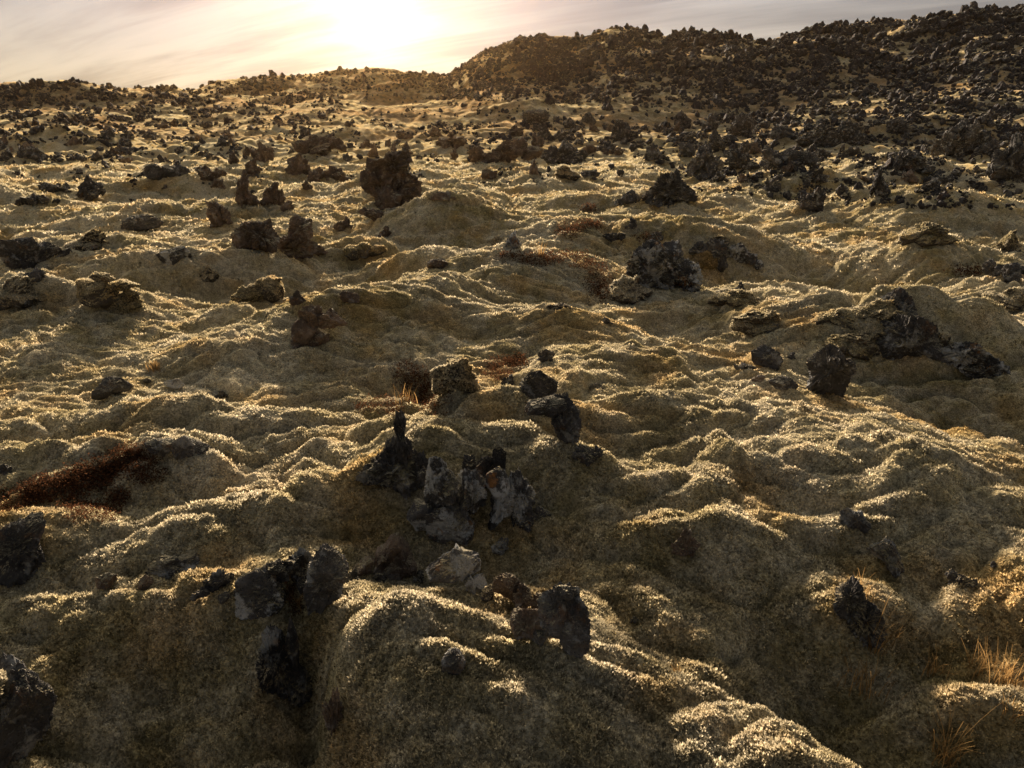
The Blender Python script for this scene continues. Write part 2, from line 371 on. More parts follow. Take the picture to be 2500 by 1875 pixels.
R_LICH = rock_mat("basalt_lichen", (.024, .024, .024), (.080, .076, .072), 1.6, .9, moss=.0)
R_MOSSY = rock_mat("basalt_mossy", (.022, .020, .018), (.060, .052, .042), .6, .3, moss=.55)
R_CUSHION = rock_mat("moss_cushion", (.022, .020, .018), (.060, .052, .042), .6, .3, moss=.95)
R_FAR = rock_mat("basalt_far", (.016, .016, .018), (.040, .036, .034), .3, .2, moss=.0, scale=.35)
RM = dict(d=R_DARK, b=R_BROWN, l=R_LICH, m=R_MOSSY, c=R_MOSSY, k=R_CUSHION)

# ------------------------------------------------------------------ mesh helpers
def mesh_obj(name, V, Fc, mats, midx=None, smooth=None, parent=None):
    me = bpy.data.meshes.new(name)
    V = np.asarray(V, F32)
    me.vertices.add(len(V)); me.vertices.foreach_set('co', V.ravel())
    if isinstance(Fc, tuple): quads, tris = Fc
    else: quads, tris = (Fc, np.zeros((0, 3), np.int32)) if Fc.shape[1] == 4 else (np.zeros((0, 4), np.int32), Fc)
    nl = quads.size+tris.size; nf = len(quads)+len(tris)
    me.loops.add(nl); me.loops.foreach_set('vertex_index', np.concatenate([quads.ravel(), tris.ravel()]).astype(np.int32))
    me.polygons.add(nf)
    ls = np.concatenate([np.arange(len(quads))*4, quads.size+np.arange(len(tris))*3]).astype(np.int32)
    me.polygons.foreach_set('loop_start', ls)
    if midx is not None: me.polygons.foreach_set('material_index', midx.astype(np.int32))
    if smooth is not None:
        s = np.full(nf, smooth, bool) if isinstance(smooth, bool) else smooth
        me.polygons.foreach_set('use_smooth', s)
    me.update(calc_edges=True)
    for m in (mats if isinstance(mats, (list, tuple)) else [mats]): me.materials.append(m)
    o = bpy.data.objects.new(name, me); col.objects.link(o)
    if parent is not None: o.parent = parent
    return o
def tag(o, label=None, cat=None, group=None, kind=None):
    if label: o['label'] = label
    if cat: o['category'] = cat
    if group: o['group'] = group
    if kind: o['kind'] = kind
    return o
_ico = {}
def ico(level):
    if level in _ico: return _ico[level]
    if level == 0:
        p = (1+5**.5)/2
        v = np.array([(-1, p, 0), (1, p, 0), (-1, -p, 0), (1, -p, 0), (0, -1, p), (0, 1, p), (0, -1, -p), (0, 1, -p), (p, 0, -1), (p, 0, 1), (-p, 0, -1), (-p, 0, 1)], float)
        f = np.array([(0, 11, 5), (0, 5, 1), (0, 1, 7), (0, 7, 10), (0, 10, 11), (1, 5, 9), (5, 11, 4), (11, 10, 2), (10, 7, 6), (7, 1, 8), (3, 9, 4), (3, 4, 2), (3, 2, 6), (3, 6, 8), (3, 8, 9), (4, 9, 5), (2, 4, 11), (6, 2, 10), (8, 6, 7), (9, 8, 1)])
    else:
        v0, f0 = ico(level-1)
        e = np.sort(np.concatenate([f0[:, [0, 1]], f0[:, [1, 2]], f0[:, [2, 0]]]), axis=1)
        u, inv = np.unique(e, axis=0, return_inverse=True); inv = inv.ravel()
        mid = (v0[u[:, 0]]+v0[u[:, 1]])/2; n = len(v0); k = len(f0)
        a, b, c = inv[:k]+n, inv[k:2*k]+n, inv[2*k:]+n
        v = np.concatenate([v0, mid])
        f = np.concatenate([np.stack([f0[:, 0], a, c], 1), np.stack([f0[:, 1], b, a], 1), np.stack([f0[:, 2], c, b], 1), np.stack([a, b, c], 1)])
    v = v/np.linalg.norm(v, axis=1)[:, None]
    _ico[level] = (v, f); return _ico[level]
def chunk(rng, level, kind='j'):
    """One piece of lava about 1 across: a body cut by random planes, then roughened. j clinker, b clean block, r rounded, s shard."""
    v, f = ico(level)
    n = rng.normal(size=({'j': 11, 'b': 8, 'r': 24, 's': 7}[kind], 3)); n /= np.linalg.norm(n, axis=1)[:, None]
    d = rng.uniform(.55, 1., len(n)) if kind != 'r' else rng.uniform(.85, 1, len(n))
    q = np.maximum(v@n.T, 0)/d
    pw = {'j': 34, 'b': 60, 'r': 12, 's': 50}[kind]
    r = (np.sum(q**pw, axis=1)+1e-9)**(-1/pw)
    r = np.minimum(r, 1.35)
    o = rng.uniform(-50, 50, 3)
    big = {'j': .30, 'b': .10, 'r': .16, 's': .16}[kind]; sm = {'j': .26, 'b': .15, 'r': .05, 's': .11}[kind]
    w = perlin3(v*1.6+o, 1)*big - np.abs(perlin3(v*3.4+o, 2))*sm*1.6+sm*.4 + perlin3(v*7+o, 3)*sm*.45
    if level >= 4: w += (.25-np.abs(perlin3(v*13+o, 4)))*sm*.5
    if level >= 5: w += (.2-np.abs(perlin3(v*27+o, 5)))*sm*.35
    if level >= 6: w += (.2-np.abs(perlin3(v*52+o, 6)))*sm*.2
    r = r*np.exp(w)
    p = v*r[:, None]
    s = np.percentile(np.abs(p), 97, axis=0); return p/s*.5, f
def rot_z(a):
    c, s = math.cos(a), math.sin(a); return np.array([[c, -s, 0], [s, c, 0], [0, 0, 1]])
def rot_y(a):
    c, s = math.cos(a), math.sin(a); return np.array([[c, 0, s], [0, 1, 0], [-s, 0, c]])
def lvl(px):
    return 6 if px > 115 else 5 if px > 70 else 4 if px > 30 else 3 if px > 13 else 2
def auto_chunks(rng, w, h, style):
    """Split a w x h box (photo units, origin at base centre) into pieces (cx, cy, w, h, kind, depth)."""
    out = []
    if style == 'b': return [(0, h*.5, w, h*1.12, 'b', 0)]
    if style == 'r': return [(0, h*.42, w*.8, h*1.02, 'j', 0), (-w*.26, h*.30, w*.52, h*.72, 'r', -.1), (w*.28, h*.26, w*.5, h*.66, 'j', 0), (w*.05, h*.25, w*.5, h*.55, 'r', -.25)]
    if style == 'f':
        return [(-w*.22, h*.42, w*.62, h*.85, 's', 0), (w*.2, h*.36, w*.66, h*.66, 's', .1), (0, h*.62, w*.5, h*.5, 'b', .1)]
    n = int(np.clip(w/16, 4, 11)) if style in 'jp' else int(np.clip(w/18, 4, 12))
    pk = rng.uniform(-.22, .22)*w
    out.append((pk*.4, h*.36, w*.72, h*.74, 'j', 0))
    if style in 'js': out.append((pk, h*.62, w*.34, h*.76, 'j', 0))
    if style == 'p': out.append((pk, h*.60, w*.46, h*.80, 'j', 0))
    for i in range(n):
        u = (i+.5)/n*2-1+rng.uniform(-.2, .2); x = u*w*.42
        prof = {'j': 1-.55*abs(x-pk)/(w*.5), 'p': 1-.85*abs(x-pk)/(w*.5), 's': 1-.75*abs(x-pk)/(w*.5), 'l': .8+.2*rng.uniform(-1, 1)}[style]
        hh = h*max(.25, prof)*rng.uniform(.55, 1.0); ww = w*rng.uniform(.16, .34)
        ch = max(ww*.8, hh*rng.uniform(.45, .8)); ch = min(ch, hh*1.1)
        out.append((x, max(hh-ch*.5, ch*.2), ww, ch, 'j', rng.uniform(-.35, .35)))
        if h > 16 and rng.random() < .75:
            sh = hh*rng.uniform(.45, .8); out.append((x+rng.uniform(-.1, .1)*w, hh-sh*.3, w*rng.uniform(.08, .16), sh, 's', rng.uniform(-.3, .3)))
    return out
# traced outlines of the stones that show large: (cx, foot) -> pieces ([outline], kind, depth)
OUTLINE = {
 (950, 1222): [([(877, 1168), (922, 1132), (963, 1103), (1003, 1095), (1018, 1128), (1016, 1185), (1003, 1230), (938, 1199), (879, 1193)], 'j', 0),
    ([(978, 1040), (983, 1020), (998, 1026), (1004, 1050), (997, 1080), (1008, 1115), (1000, 1150), (972, 1150), (968, 1110), (980, 1075), (973, 1050)], 'j', .12), ([(1000, 1170), (1020, 1130), (1044, 1138), (1060, 1160), (1045, 1215), (1020, 1235), (1000, 1215)], 'j', .1)],
 (1100, 1345): [([(1046, 1213), (1060, 1152), (1085, 1148), (1121, 1193), (1117, 1238), (1085, 1250), (1044, 1235)], 'b', .05), ([(1048, 1250), (1085, 1238), (1121, 1246), (1154, 1290), (1146, 1331), (1085, 1346), (1048, 1303)], 'b', 0),
    ([(1117, 1215), (1140, 1180), (1170, 1188), (1192, 1220), (1188, 1262), (1160, 1280), (1125, 1262)], 'j', .1), ([(1000, 1268), (1020, 1235), (1052, 1238), (1075, 1262), (1068, 1300), (1020, 1296)], 'r', .1), ([(1100, 1265), (1135, 1250), (1160, 1290), (1150, 1335), (1112, 1340)], 'j', -.03)],
 (1195, 1232): [([(1154, 1185), (1166, 1136), (1190, 1126), (1223, 1142), (1210, 1183), (1178, 1211), (1150, 1196)], 'b', 0), ([(1203, 1128), (1206, 1104), (1222, 1098), (1236, 1112), (1234, 1148), (1212, 1150)], 'b', .15),
    ([(1130, 1150), (1136, 1126), (1160, 1124), (1168, 1150), (1158, 1190), (1138, 1180)], 'j', .12), ([(1200, 1150), (1230, 1140), (1236, 1180), (1210, 1215), (1190, 1205)], 'b', .14)],
 (1315, 990): [([(1268, 953), (1292, 920), (1317, 906), (1341, 924), (1359, 945), (1353, 985), (1280, 994), (1268, 975)], 'b', 0)],
 (1372, 1095): [([(1280, 1015), (1290, 992), (1330, 980), (1372, 984), (1380, 1004), (1340, 1020)], 's', .05), ([(1335, 1010), (1352, 984), (1385, 988), (1412, 1012), (1414, 1040), (1404, 1078), (1380, 1098), (1362, 1085), (1350, 1050)], 'j', 0)],
 (2012, 976): [([(1958, 900), (1985, 872), (2000, 850), (2030, 855), (2055, 875), (2068, 905), (2058, 930), (2050, 972), (1968, 980), (1972, 935)], 'j', 0)],
 (2172, 800): [([(2129, 744), (2178, 707), (2205, 728), (2222, 762), (2218, 795), (2190, 806), (2170, 775), (2150, 755)], 'b', 0)],
 (97, 652): [([(24, 605), (35, 582), (95, 583), (110, 610), (98, 650), (40, 654), (28, 630)], 'b', 0), ([(90, 600), (128, 597), (150, 612), (142, 636), (100, 645)], 'b', .1), ([(128, 632), (150, 618), (168, 612), (173, 634), (150, 638)], 's', 0), ([(50, 620), (90, 606), (122, 620), (110, 650), (60, 655)], 'b', -.1)],
 (1378, 1600): [([(1311, 1494), (1329, 1480), (1361, 1470), (1386, 1472), (1406, 1488), (1410, 1530), (1390, 1570), (1345, 1560), (1318, 1530)], 'b', .05), ([(1380, 1500), (1406, 1490), (1423, 1509), (1436, 1533), (1435, 1578), (1410, 1600), (1382, 1592), (1366, 1550)], 'b', 0), ([(1346, 1478), (1356, 1460), (1380, 1458), (1392, 1472), (1370, 1488)], 'b', .1)],
 (1288, 1575): [([(1246, 1555), (1250, 1525), (1268, 1507), (1309, 1501), (1327, 1525), (1327, 1574), (1268, 1568)], 'b', 0)],
 (1255, 1492): [([(1203, 1454), (1207, 1431), (1231, 1419), (1256, 1427), (1270, 1450), (1260, 1478), (1230, 1470)], 'b', .05), ([(1245, 1448), (1270, 1436), (1290, 1452), (1304, 1476), (1282, 1494), (1252, 1482)], 'j', 0)],
 (1118, 1452): [([(1042, 1411), (1077, 1385), (1117, 1369), (1154, 1383), (1174, 1395), (1172, 1419), (1125, 1432), (1085, 1427)], 's', .05), ([(1134, 1424), (1150, 1414), (1162, 1426), (1160, 1450), (1142, 1444)], 'b', -.1), ([(1158, 1420), (1180, 1416), (1197, 1456), (1180, 1460), (1162, 1448)], 'b', 0)],
 (962, 1412): [([(905, 1400), (925, 1372), (963, 1331), (979, 1331), (985, 1360), (965, 1395), (930, 1412)], 's', .1), ([(925, 1408), (960, 1370), (985, 1342), (1000, 1356), (1018, 1392), (1012, 1412), (960, 1416)], 's', 0)],
 (648, 1500): [([(586, 1498), (598, 1427), (635, 1415), (684, 1421), (700, 1456), (708, 1484), (692, 1498), (640, 1506)], 'b', 0)],
 (805, 1488): [([(753, 1444), (773, 1399), (810, 1370), (842, 1391), (860, 1423), (834, 1456), (785, 1486), (757, 1486)], 'b', 0)],
 (718, 1438): [([(657, 1403), (667, 1374), (692, 1370), (712, 1384), (708, 1412), (667, 1420)], 'b', 0), ([(690, 1395), (710, 1368), (757, 1366), (779, 1399), (769, 1430), (732, 1428)], 'j', .1)],
 (78, 1870): [([(-30, 1800), (61, 1716), (98, 1669), (122, 1680), (140, 1716), (159, 1741), (161, 1777), (142, 1818), (81, 1858), (-30, 1890)], 'b', 0)],
 (275, 973): [([(234, 965), (240, 945), (273, 926), (301, 935), (323, 959), (300, 966), (272, 974), (250, 977)], 's', 0)],
 (447, 1124): [([(374, 1077), (400, 1071), (432, 1076), (440, 1100), (410, 1112), (380, 1100)], 'b', .05), ([(425, 1080), (460, 1068), (480, 1090), (470, 1116), (432, 1122)], 's', 0), ([(455, 1090), (485, 1090), (508, 1105), (523, 1127), (498, 1130), (462, 1116)], 's', 0)],
 (630, 620): [([(578, 578), (610, 546), (651, 548), (669, 541), (671, 563), (684, 583), (667, 614), (635, 622), (578, 610)], 'j', 0)],
 (732, 634): [([(667, 605), (692, 583), (730, 572), (775, 599), (798, 622), (732, 634), (675, 622)], 'j', 0), ([(712, 580), (720, 542), (736, 530), (755, 542), (770, 540), (768, 580), (745, 600)], 'j', .05)],
 (1612, 714): [([(1528, 645), (1545, 618), (1573, 596), (1600, 600), (1612, 640), (1600, 690), (1560, 700), (1532, 675)], 'j', .05), ([(1590, 604), (1646, 598), (1656, 622), (1668, 660), (1640, 700), (1590, 690)], 'j', 0), ([(1640, 650), (1665, 636), (1695, 645), (1708, 672), (1700, 704), (1660, 716), (1632, 700)], 'j', 0), ([(1556, 660), (1600, 650), (1640, 665), (1640, 710), (1590, 716), (1560, 698)], 'j', -.05)],
 (1633, 503): [([(1568, 482), (1594, 455), (1610, 430), (1645, 422), (1660, 445), (1692, 470), (1696, 488), (1680, 502), (1600, 506), (1572, 498)], 'j', 0)],
 (962, 510): [([(905, 425), (915, 394), (948, 390), (952, 380), (1000, 375), (1006, 392), (998, 412), (1008, 440), (960, 460)], 'j', .06), ([(915, 470), (930, 430), (975, 415), (1010, 430), (1030, 447), (1028, 485), (1020, 510), (960, 514), (928, 508)], 'j', 0), ([(896, 450), (906, 390), (922, 396), (938, 450)], 's', .12), ([(985, 400), (1002, 366), (1014, 400)], 's', .05), ([(884, 448), (888, 424), (910, 412), (930, 440), (925, 480), (900, 470)], 'j', .1), ([(925, 470), (950, 448), (985, 470), (975, 505), (935, 506)], 'r', -.12), ([(975, 480), (1005, 465), (1022, 490), (1012, 514), (980, 512)], 'r', -.1)],
 (2212, 884): [([(2130, 862), (2138, 805), (2175, 782), (2215, 776), (2255, 800), (2275, 850), (2290, 877), (2240, 888), (2170, 884)], 'b', 0)],
 (2350, 932): [([(2267, 886), (2292, 864), (2345, 841), (2361, 843), (2393, 864), (2380, 905), (2312, 912)], 'j', .05), ([(2330, 890), (2385, 860), (2430, 884), (2440, 911), (2393, 935), (2365, 935)], 'j', 0)],
 (1866, 900): [([(1832, 862), (1860, 851), (1893, 860), (1903, 880), (1895, 902), (1868, 894), (1840, 890)], 'b', 0)],
 (2086, 1560): [([(2023, 1484), (2052, 1448), (2072, 1444), (2090, 1472), (2096, 1510), (2060, 1530), (2030, 1512)], 'j', .05), ([(2045, 1520), (2070, 1480), (2125, 1490), (2147, 1529), (2141, 1555), (2096, 1564), (2060, 1562)], 'j', 0)],
 (2155, 1396): [([(2113, 1356), (2141, 1331), (2161, 1335), (2178, 1356), (2197, 1381), (2186, 1394), (2161, 1390), (2125, 1374)], 'b', 0)],
 (2082, 1304): [([(2046, 1270), (2060, 1250), (2088, 1258), (2115, 1282), (2109, 1303), (2080, 1305), (2052, 1291)], 'j', 0)],
 (62, 1408): [([(5, 1350), (30, 1305), (90, 1290), (132, 1292), (105, 1330), (108, 1375), (60, 1408), (18, 1398)], 'b', 0)],
 (722, 1735): [([(652, 1637), (667, 1610), (708, 1572), (730, 1600), (736, 1643), (715, 1700), (680, 1705), (655, 1675)], 'j', 0), ([(700, 1650), (735, 1640), (768, 1688), (799, 1726), (760, 1740), (720, 1728)], 'j', .05), ([(722, 1600), (742, 1548), (752, 1600), (745, 1660), (726, 1650)], 's', .08)],
}
CAPS = {   # moss mats lying on stones
 (78, 1870): [([(-40, 1700), (0, 1676), (50, 1664), (84, 1668), (50, 1690), (10, 1716), (-40, 1750)], 'r', .10)],
 (1728, 662): [([(1690, 640), (1700, 622), (1722, 614), (1745, 628), (1750, 652), (1715, 660)], 'r', -.1)],
 (962, 1412): [],
}
def cy_ok(cx, by): return by < 1500
_seed = [100]
def furry(name, V, F, mat, area, k, zmin, rng, parent=None):
    """A stone whose upper faces carry the same moss shoots as the ground."""
    a, b, c = V[F[:, 0]], V[F[:, 1]], V[F[:, 2]]; nr_ = np.cross(b-a, c-a); ar = np.linalg.norm(nr_, axis=1); nr_ = nr_/(ar[:, None]+1e-12)
    cen = (a+b+c)/3; nz = nr_[:, 2]+perlin3(cen/(40*k)+7, 3)*.5
    ok = np.where(nz > zmin)[0]
    if len(ok) == 0: return mesh_obj(name, V, F, mat, smooth=True, parent=parent)
    n = int(np.clip(area*.8, 400, 9000)); pick = rng.choice(ok, n, p=ar[ok]/ar[ok].sum()); u = rng.random((n, 2)); fl = u.sum(1) > 1; u[fl] = 1-u[fl]
    P0 = a[pick]+(b-a)[pick]*u[:, :1]+(c-a)[pick]*u[:, 1:]
    K = 4; L = np.repeat(max(.014, 2.0*k)*rng.uniform(.5, 1.5, n), K)
    base = np.repeat(P0, K, 0)+rng.normal(size=(n*K, 3))*L[:, None]*.25
    dr = np.repeat(nr_[pick], K, 0)*.75+np.array([0, 0, .3])+rng.normal(size=(n*K, 3))*.42; dr /= np.linalg.norm(dr, axis=1)[:, None]
    sd2 = np.cross(dr, rng.normal(size=dr.shape)); sd2 /= np.linalg.norm(sd2, axis=1)[:, None]; w2 = (L*.34)[:, None]; L = L[:, None]
    TV = np.stack([base-sd2*w2*.7-dr*L*.2, base+sd2*w2*.7-dr*L*.2, base+dr*L*.55+sd2*w2, base+dr*L+sd2*w2*.2], 1).reshape(-1, 3)
    Q = np.arange(n*K*4).reshape(-1, 4)+len(V)
    mi = np.concatenate([np.ones(len(Q)), np.zeros(len(F))]).astype(np.int32)
    o = mesh_obj(name, np.concatenate([V, TV]), (Q, F), [mat, m_tuft], mi, mi == 0, parent)
    at2 = o.data.attributes.new('tint', 'FLOAT', 'POINT'); tv = np.zeros(len(V)+len(TV), F32)
    tv[len(V):] = np.repeat(np.clip(np.repeat(rng.random(n), K)*.8+rng.random(n*K)*.2, 0, 1), 4); at2.data.foreach_set('value', tv)
    return o
def rock(cx, by, w, h, style, mat, label, name='lava_rock', cat='rock', group=None, chunks=None, seed=None):
    """A rock whose foot stands at spot (cx, by) of the photo and that spans w x h there; real size follows from its distance."""
    _seed[0] += 1; rng = np.random.default_rng(_seed[0] if seed is None else seed)
    if style == 'r' and mat in 'mc' and (cx, by) not in OUTLINE: w, h = w*1.22, h*.85
    P, t = hit(cx, min(by, 1990)); P = P[0]; dist = t[0]
    if np.isnan(dist): return None
    d0 = ray(cx, by); fwd = np.array([0, cp, -sp]); depth = dist*float(d0@fwd)
    k = depth/FPX; kv = k/max(.45, math.cos(math.atan2(-d0[2], math.hypot(d0[0], d0[1]))))   # metres per photo unit across / upright
    azr = math.atan2(d0[0], d0[1]); right = np.array([math.cos(azr), -math.sin(azr), 0]); back = np.array([math.sin(azr), math.cos(azr), 0])
    key = (cx, by)
    if key in OUTLINE: chunks = [('P', *c) for c in OUTLINE[key]]
    elif chunks is None: chunks = auto_chunks(rng, w, h, style)
    else: chunks = [((c[0]+c[2])/2-cx, by-(c[1]+c[3])/2, c[2]-c[0], c[3]-c[1], c[4], c[5] if len(c) > 5 else 0) for c in chunks]
    def pieces(chunks):
        Vs, Fs, n = [], [], 0
        for c in chunks:
            if c[0] == 'P':
                pl = np.array(c[1], float); kd, dz = c[2], c[3]; pl = pl.mean(0)+(pl-pl.mean(0))*1.10
                lo, hi = pl.min(0), pl.max(0); mid = pl.mean(0); cw, ch = hi-lo
                x, y = mid[0]-cx, by-mid[1]
                p, f = chunk(rng, lvl(max(cw, ch)*1.3), kd)
                q = pl-mid; q[:, 1] *= -1
                # radius of the outline and of the raw piece by bearing, then fit one to the other
                B = 96; bins = (np.arange(B)+.5)/B*2*np.pi-np.pi
                poly = np.concatenate([q, q[:1]]); RP = np.zeros(B)
                for i in range(B):
                    dx, dy = math.cos(bins[i]), math.sin(bins[i])
                    for (ax, ay), (bx_, by_) in zip(poly[:-1], poly[1:]):
                        ex, ey = bx_-ax, by_-ay; den = dx*ey-dy*ex
                        if abs(den) < 1e-9: continue
                        tt = (ax*ey-ay*ex)/den; uu = (ax*dy-ay*dx)/den
                        if tt > 0 and -.001 <= uu <= 1.001: RP[i] = max(RP[i], tt)
                ph = np.arctan2(p[:, 2], p[:, 0]); rad = np.hypot(p[:, 0], p[:, 2])
                bi = np.clip(((ph+np.pi)/(2*np.pi)*B).astype(int), 0, B-1); S = np.zeros(B); np.maximum.at(S, bi, rad)
                S = np.where(S < .15, .3, S); S = (np.roll(S, 1)+S+np.roll(S, -1))/3
                fx = (ph+np.pi)/(2*np.pi)*B-.5; i0 = np.floor(fx).astype(int); w_ = fx-i0
                g_ = lambda A_: A_[i0 % B]*(1-w_)+A_[(i0+1) % B]*w_
                sc_ = g_(RP)/g_(S)
                dep = (cw+ch)*.5*rng.uniform(.7, .9)
                p = np.stack([p[:, 0]*sc_*k, p[:, 1]*dep*k, p[:, 2]*sc_*kv], 1)
            else:
                x, y, cw, ch, kd, dz = c
                p, f = chunk(rng, lvl(max(cw, ch)*(1.25 if len(chunks) < 4 else 1.0)), kd)
                dep = (cw+ch)*.5*rng.uniform(.75, 1.0)
                p = p*np.array([cw*k*1.04, dep*k, ch*kv*1.08])
                p = p@rot_y(rng.uniform(-.38, .38) if len(chunks) > 1 else 0).T
            if mat in 'mc' and kd == 'r': p[:, 1] *= 1.5
            off = right*(x*k)+np.array([0, 0, y*kv])+back*(dz*w*k*.5+dep*k*.30)
            p = p@np.stack([right, back, np.array([0, 0, 1.])])+off
            Vs.append(p); Fs.append(f+n); n += len(p)
        V = np.concatenate(Vs); V[:, 2] -= .03*h*kv
        return V, np.concatenate(Fs)
    V, Fc = pieces(chunks)
    if mat in 'mc' and dist < 40: o = furry(name, V, Fc, RM[mat], w*h, k, .18 if mat == 'm' else .0, rng)
    else: o = mesh_obj(name, V, Fc, RM[mat], smooth=(mat in 'mc'))
    o.location = P
    if CAPS.get(key):
        V, Fc = pieces([('P', *c) for c in CAPS[key]]); furry('moss_mat', V, Fc, RM['k'], 14000, k, -.6, rng, o)
    if dist < 90: COLLARS.append((P[0]+back[0]*w*k*.15, P[1]+back[1]*w*k*.15, max(w*k*(.52 if mat not in 'mc' else .72), .05), h*kv*(.07 if dist > 9 else .04)*(2.0 if mat in 'mc' and cy_ok(cx, by) else 1)))
    return tag(o, label, cat, group)

# ------------------------------------------------------------------ rocks, each one a thing of its own
# outcrops whose pieces are laid out one by one: boxes (x0, y0, x1, y1, kind, depth)
PR = 'front mound with the lava spire'
rock(950, 1222, 150, 190, 'j', 'd', "triangular dark lava fin ending in a tall thin finger, left end of the big outcrop", 'lava_spire', 'rock', chunks=[
    (972, 1018, 1003, 1085, 's', .1), (966, 1062, 1014, 1135, 'j', .1), (925, 1100, 1020, 1200, 's', .05), (878, 1145, 985, 1212, 's', 0), (955, 1120, 1035, 1232, 'j', 0), (985, 1180, 1040, 1240, 'j', 0)])
rock(1100, 1345, 300, 220, 'j', 'l', "large blocky basalt outcrop with orange and white lichen on the central mound", 'lava_outcrop', 'rock', chunks=[
    (1010, 1130, 1064, 1210, 'b', .15), (1008, 1180, 1060, 1262, 'j', .05), (1044, 1146, 1122, 1262, 'b', .1), (1055, 1235, 1155, 1350, 'b', 0), (985, 1232, 1070, 1300, 'j', .1),
    (1115, 1185, 1190, 1278, 'j', .1), (1095, 1245, 1160, 1345, 'j', .05), (1065, 1290, 1110, 1345, 'b', -.1), (1090, 1220, 1125, 1300, 's', 0)])
rock(1195, 1232, 100, 130, 'b', 'd', "tilted square-edged basalt block standing at the top of the big outcrop", chunks=[
    (1150, 1132, 1222, 1218, 'b', 0), (1200, 1098, 1236, 1150, 'b', .15), (1130, 1122, 1166, 1185, 'j', .1), (1196, 1140, 1232, 1190, 'j', .1)])
rock(1250, 1305, 110, 130, 'j', 'l', "knobbly grey lichened lava ridge running down the right end of the big outcrop", chunks=[
    (1195, 1160, 1250, 1225, 'r', .1), (1198, 1205, 1250, 1290, 'j', 0), (1240, 1185, 1300, 1270, 'j', .1), (1255, 1250, 1312, 1312, 'j', 0), (1290, 1258, 1342, 1302, 'j', .2)])
rock(1220, 1352, 38, 34, 'r', 'l', "small rounded stone with an orange lichen patch below the outcrop")
rock(1315, 990, 92, 84, 'b', 'd', "dark flat-topped lava block on top of the mound behind the outcrop", chunks=[
    (1268, 930, 1330, 992, 'j', 0), (1290, 902, 1358, 990, 'b', .1), (1300, 935, 1358, 995, 'j', 0)])
rock(1372, 1095, 90, 112, 'j', 'd', "rugged dark lava column on the mound's right shoulder below the flat-topped block", chunks=[
    (1280, 980, 1375, 1028, 'f' if False else 's', .1), (1325, 985, 1400, 1050, 'j', .05), (1335, 1020, 1414, 1080, 'j', 0), (1350, 1050, 1402, 1098, 'j', 0)])
rock(1430, 1128, 88, 42, 'l', 'd', "low broken lava rubble right of the rugged column")
rock(1100, 965, 105, 90, 'j', 'm', "dark hollow-fronted lava lump with a moss cap above the reddish hollow", 'mossy_boulder', 'rock', chunks=[
    (1078, 892, 1150, 955, 'j', .1), (1060, 905, 1110, 970, 'j', 0), (1095, 915, 1160, 968, 'j', 0)])
rock(1238, 945, 40, 28, 'j', 'd', "small dark stone beside the reddish shrubs behind the mound")
rock(1335, 884, 46, 34, 'j', 'd', "small dark stone sunk in a moss pit above the flat-topped block")
rock(1455, 950, 44, 12, 'l', 'd', "thin dark slab edge lying in the moss right of the flat-topped block")
rock(1484, 790, 26, 16, 'j', 'd', "tiny dark stone on the broad central moss slope")
rock(1364, 756, 56, 18, 'l', 'd', "thin dark ledge on the crest of a small moss knoll in the central slope")
# ring of stones along the front hump
rock(962, 1412, 118, 82, 's', 'b', "pointed brown slab leaning in the stone ring, sunlit on its top face", chunks=[
    (905, 1352, 1000, 1412, 's', .1), (950, 1345, 1020, 1412, 's', 0), (905, 1385, 960, 1415, 'b', 0)])
rock(885, 1412, 56, 34, 'b', 'b', "small brown block between the pointed slab and the dark rounded boulder")
rock(805, 1488, 112, 118, 'j', 'd', "dark rounded lava boulder in the stone ring left of the pointed slab", chunks=[
    (770, 1372, 860, 1460, 'r', .1), (752, 1410, 820, 1490, 'j', 0), (800, 1425, 850, 1470, 'j', 0)])
rock(718, 1438, 120, 72, 'j', 'd', "dark jagged lava stone at the back of the stone ring", chunks=[
    (657, 1368, 720, 1436, 'b', 0), (700, 1366, 780, 1436, 'j', .1)])
rock(648, 1500, 122, 82, 'b', 'l', "square grey-topped basalt block with white streaks at the left of the stone ring", chunks=[
    (592, 1420, 700, 1492, 'b', .05), (585, 1450, 640, 1502, 'j', 0), (650, 1450, 710, 1500, 'b', 0)])
rock(522, 1450, 92, 46, 'j', 'd', "low dark lava stone half sunk in moss left of the grey-topped block")
rock(425, 1408, 112, 46, 'f', 'l', "flat lava stone with a bright white lichen patch on the left moss slope")
rock(268, 1442, 44, 36, 'b', 'b', "small brown slab edge poking from the moss at lower left", chunks=[(246, 1408, 288, 1444, 's', 0)])
rock(358, 1436, 32, 26, 'b', 'b', "small brown stone just under the white-lichened flat stone")
rock(1118, 1452, 150, 84, 'f', 'l', "broad flat slab with white and rusty streaks in the middle of the stone ring", chunks=[
    (1042, 1376, 1130, 1420, 's', .1), (1075, 1370, 1178, 1436, 'b', .05), (1130, 1412, 1192, 1456, 's', 0), (1132, 1416, 1160, 1446, 'b', -.2)])
rock(1255, 1492, 100, 76, 'b', 'b', "brown sunlit-topped lava block right of the broad flat slab", chunks=[
    (1200, 1420, 1275, 1480, 'b', .05), (1235, 1435, 1305, 1495, 'j', 0)])
rock(1332, 1500, 62, 46, 'f', 'b', "warm brown cracked slab behind the largest dark stone of the ring")
rock(1378, 1600, 124, 128, 'b', 'd', "largest dark stone of the ring, smooth black lava at its right end", chunks=[
    (1312, 1480, 1400, 1575, 'b', .05), (1345, 1472, 1420, 1560, 'b', .1), (1362, 1500, 1436, 1602, 'b', 0), (1335, 1455, 1385, 1500, 'b', .1)])
rock(1288, 1575, 82, 72, 'b', 'b', "pale brown cube-like stone resting in front of the largest dark ring stone", chunks=[(1246, 1502, 1328, 1576, 'b', 0)])
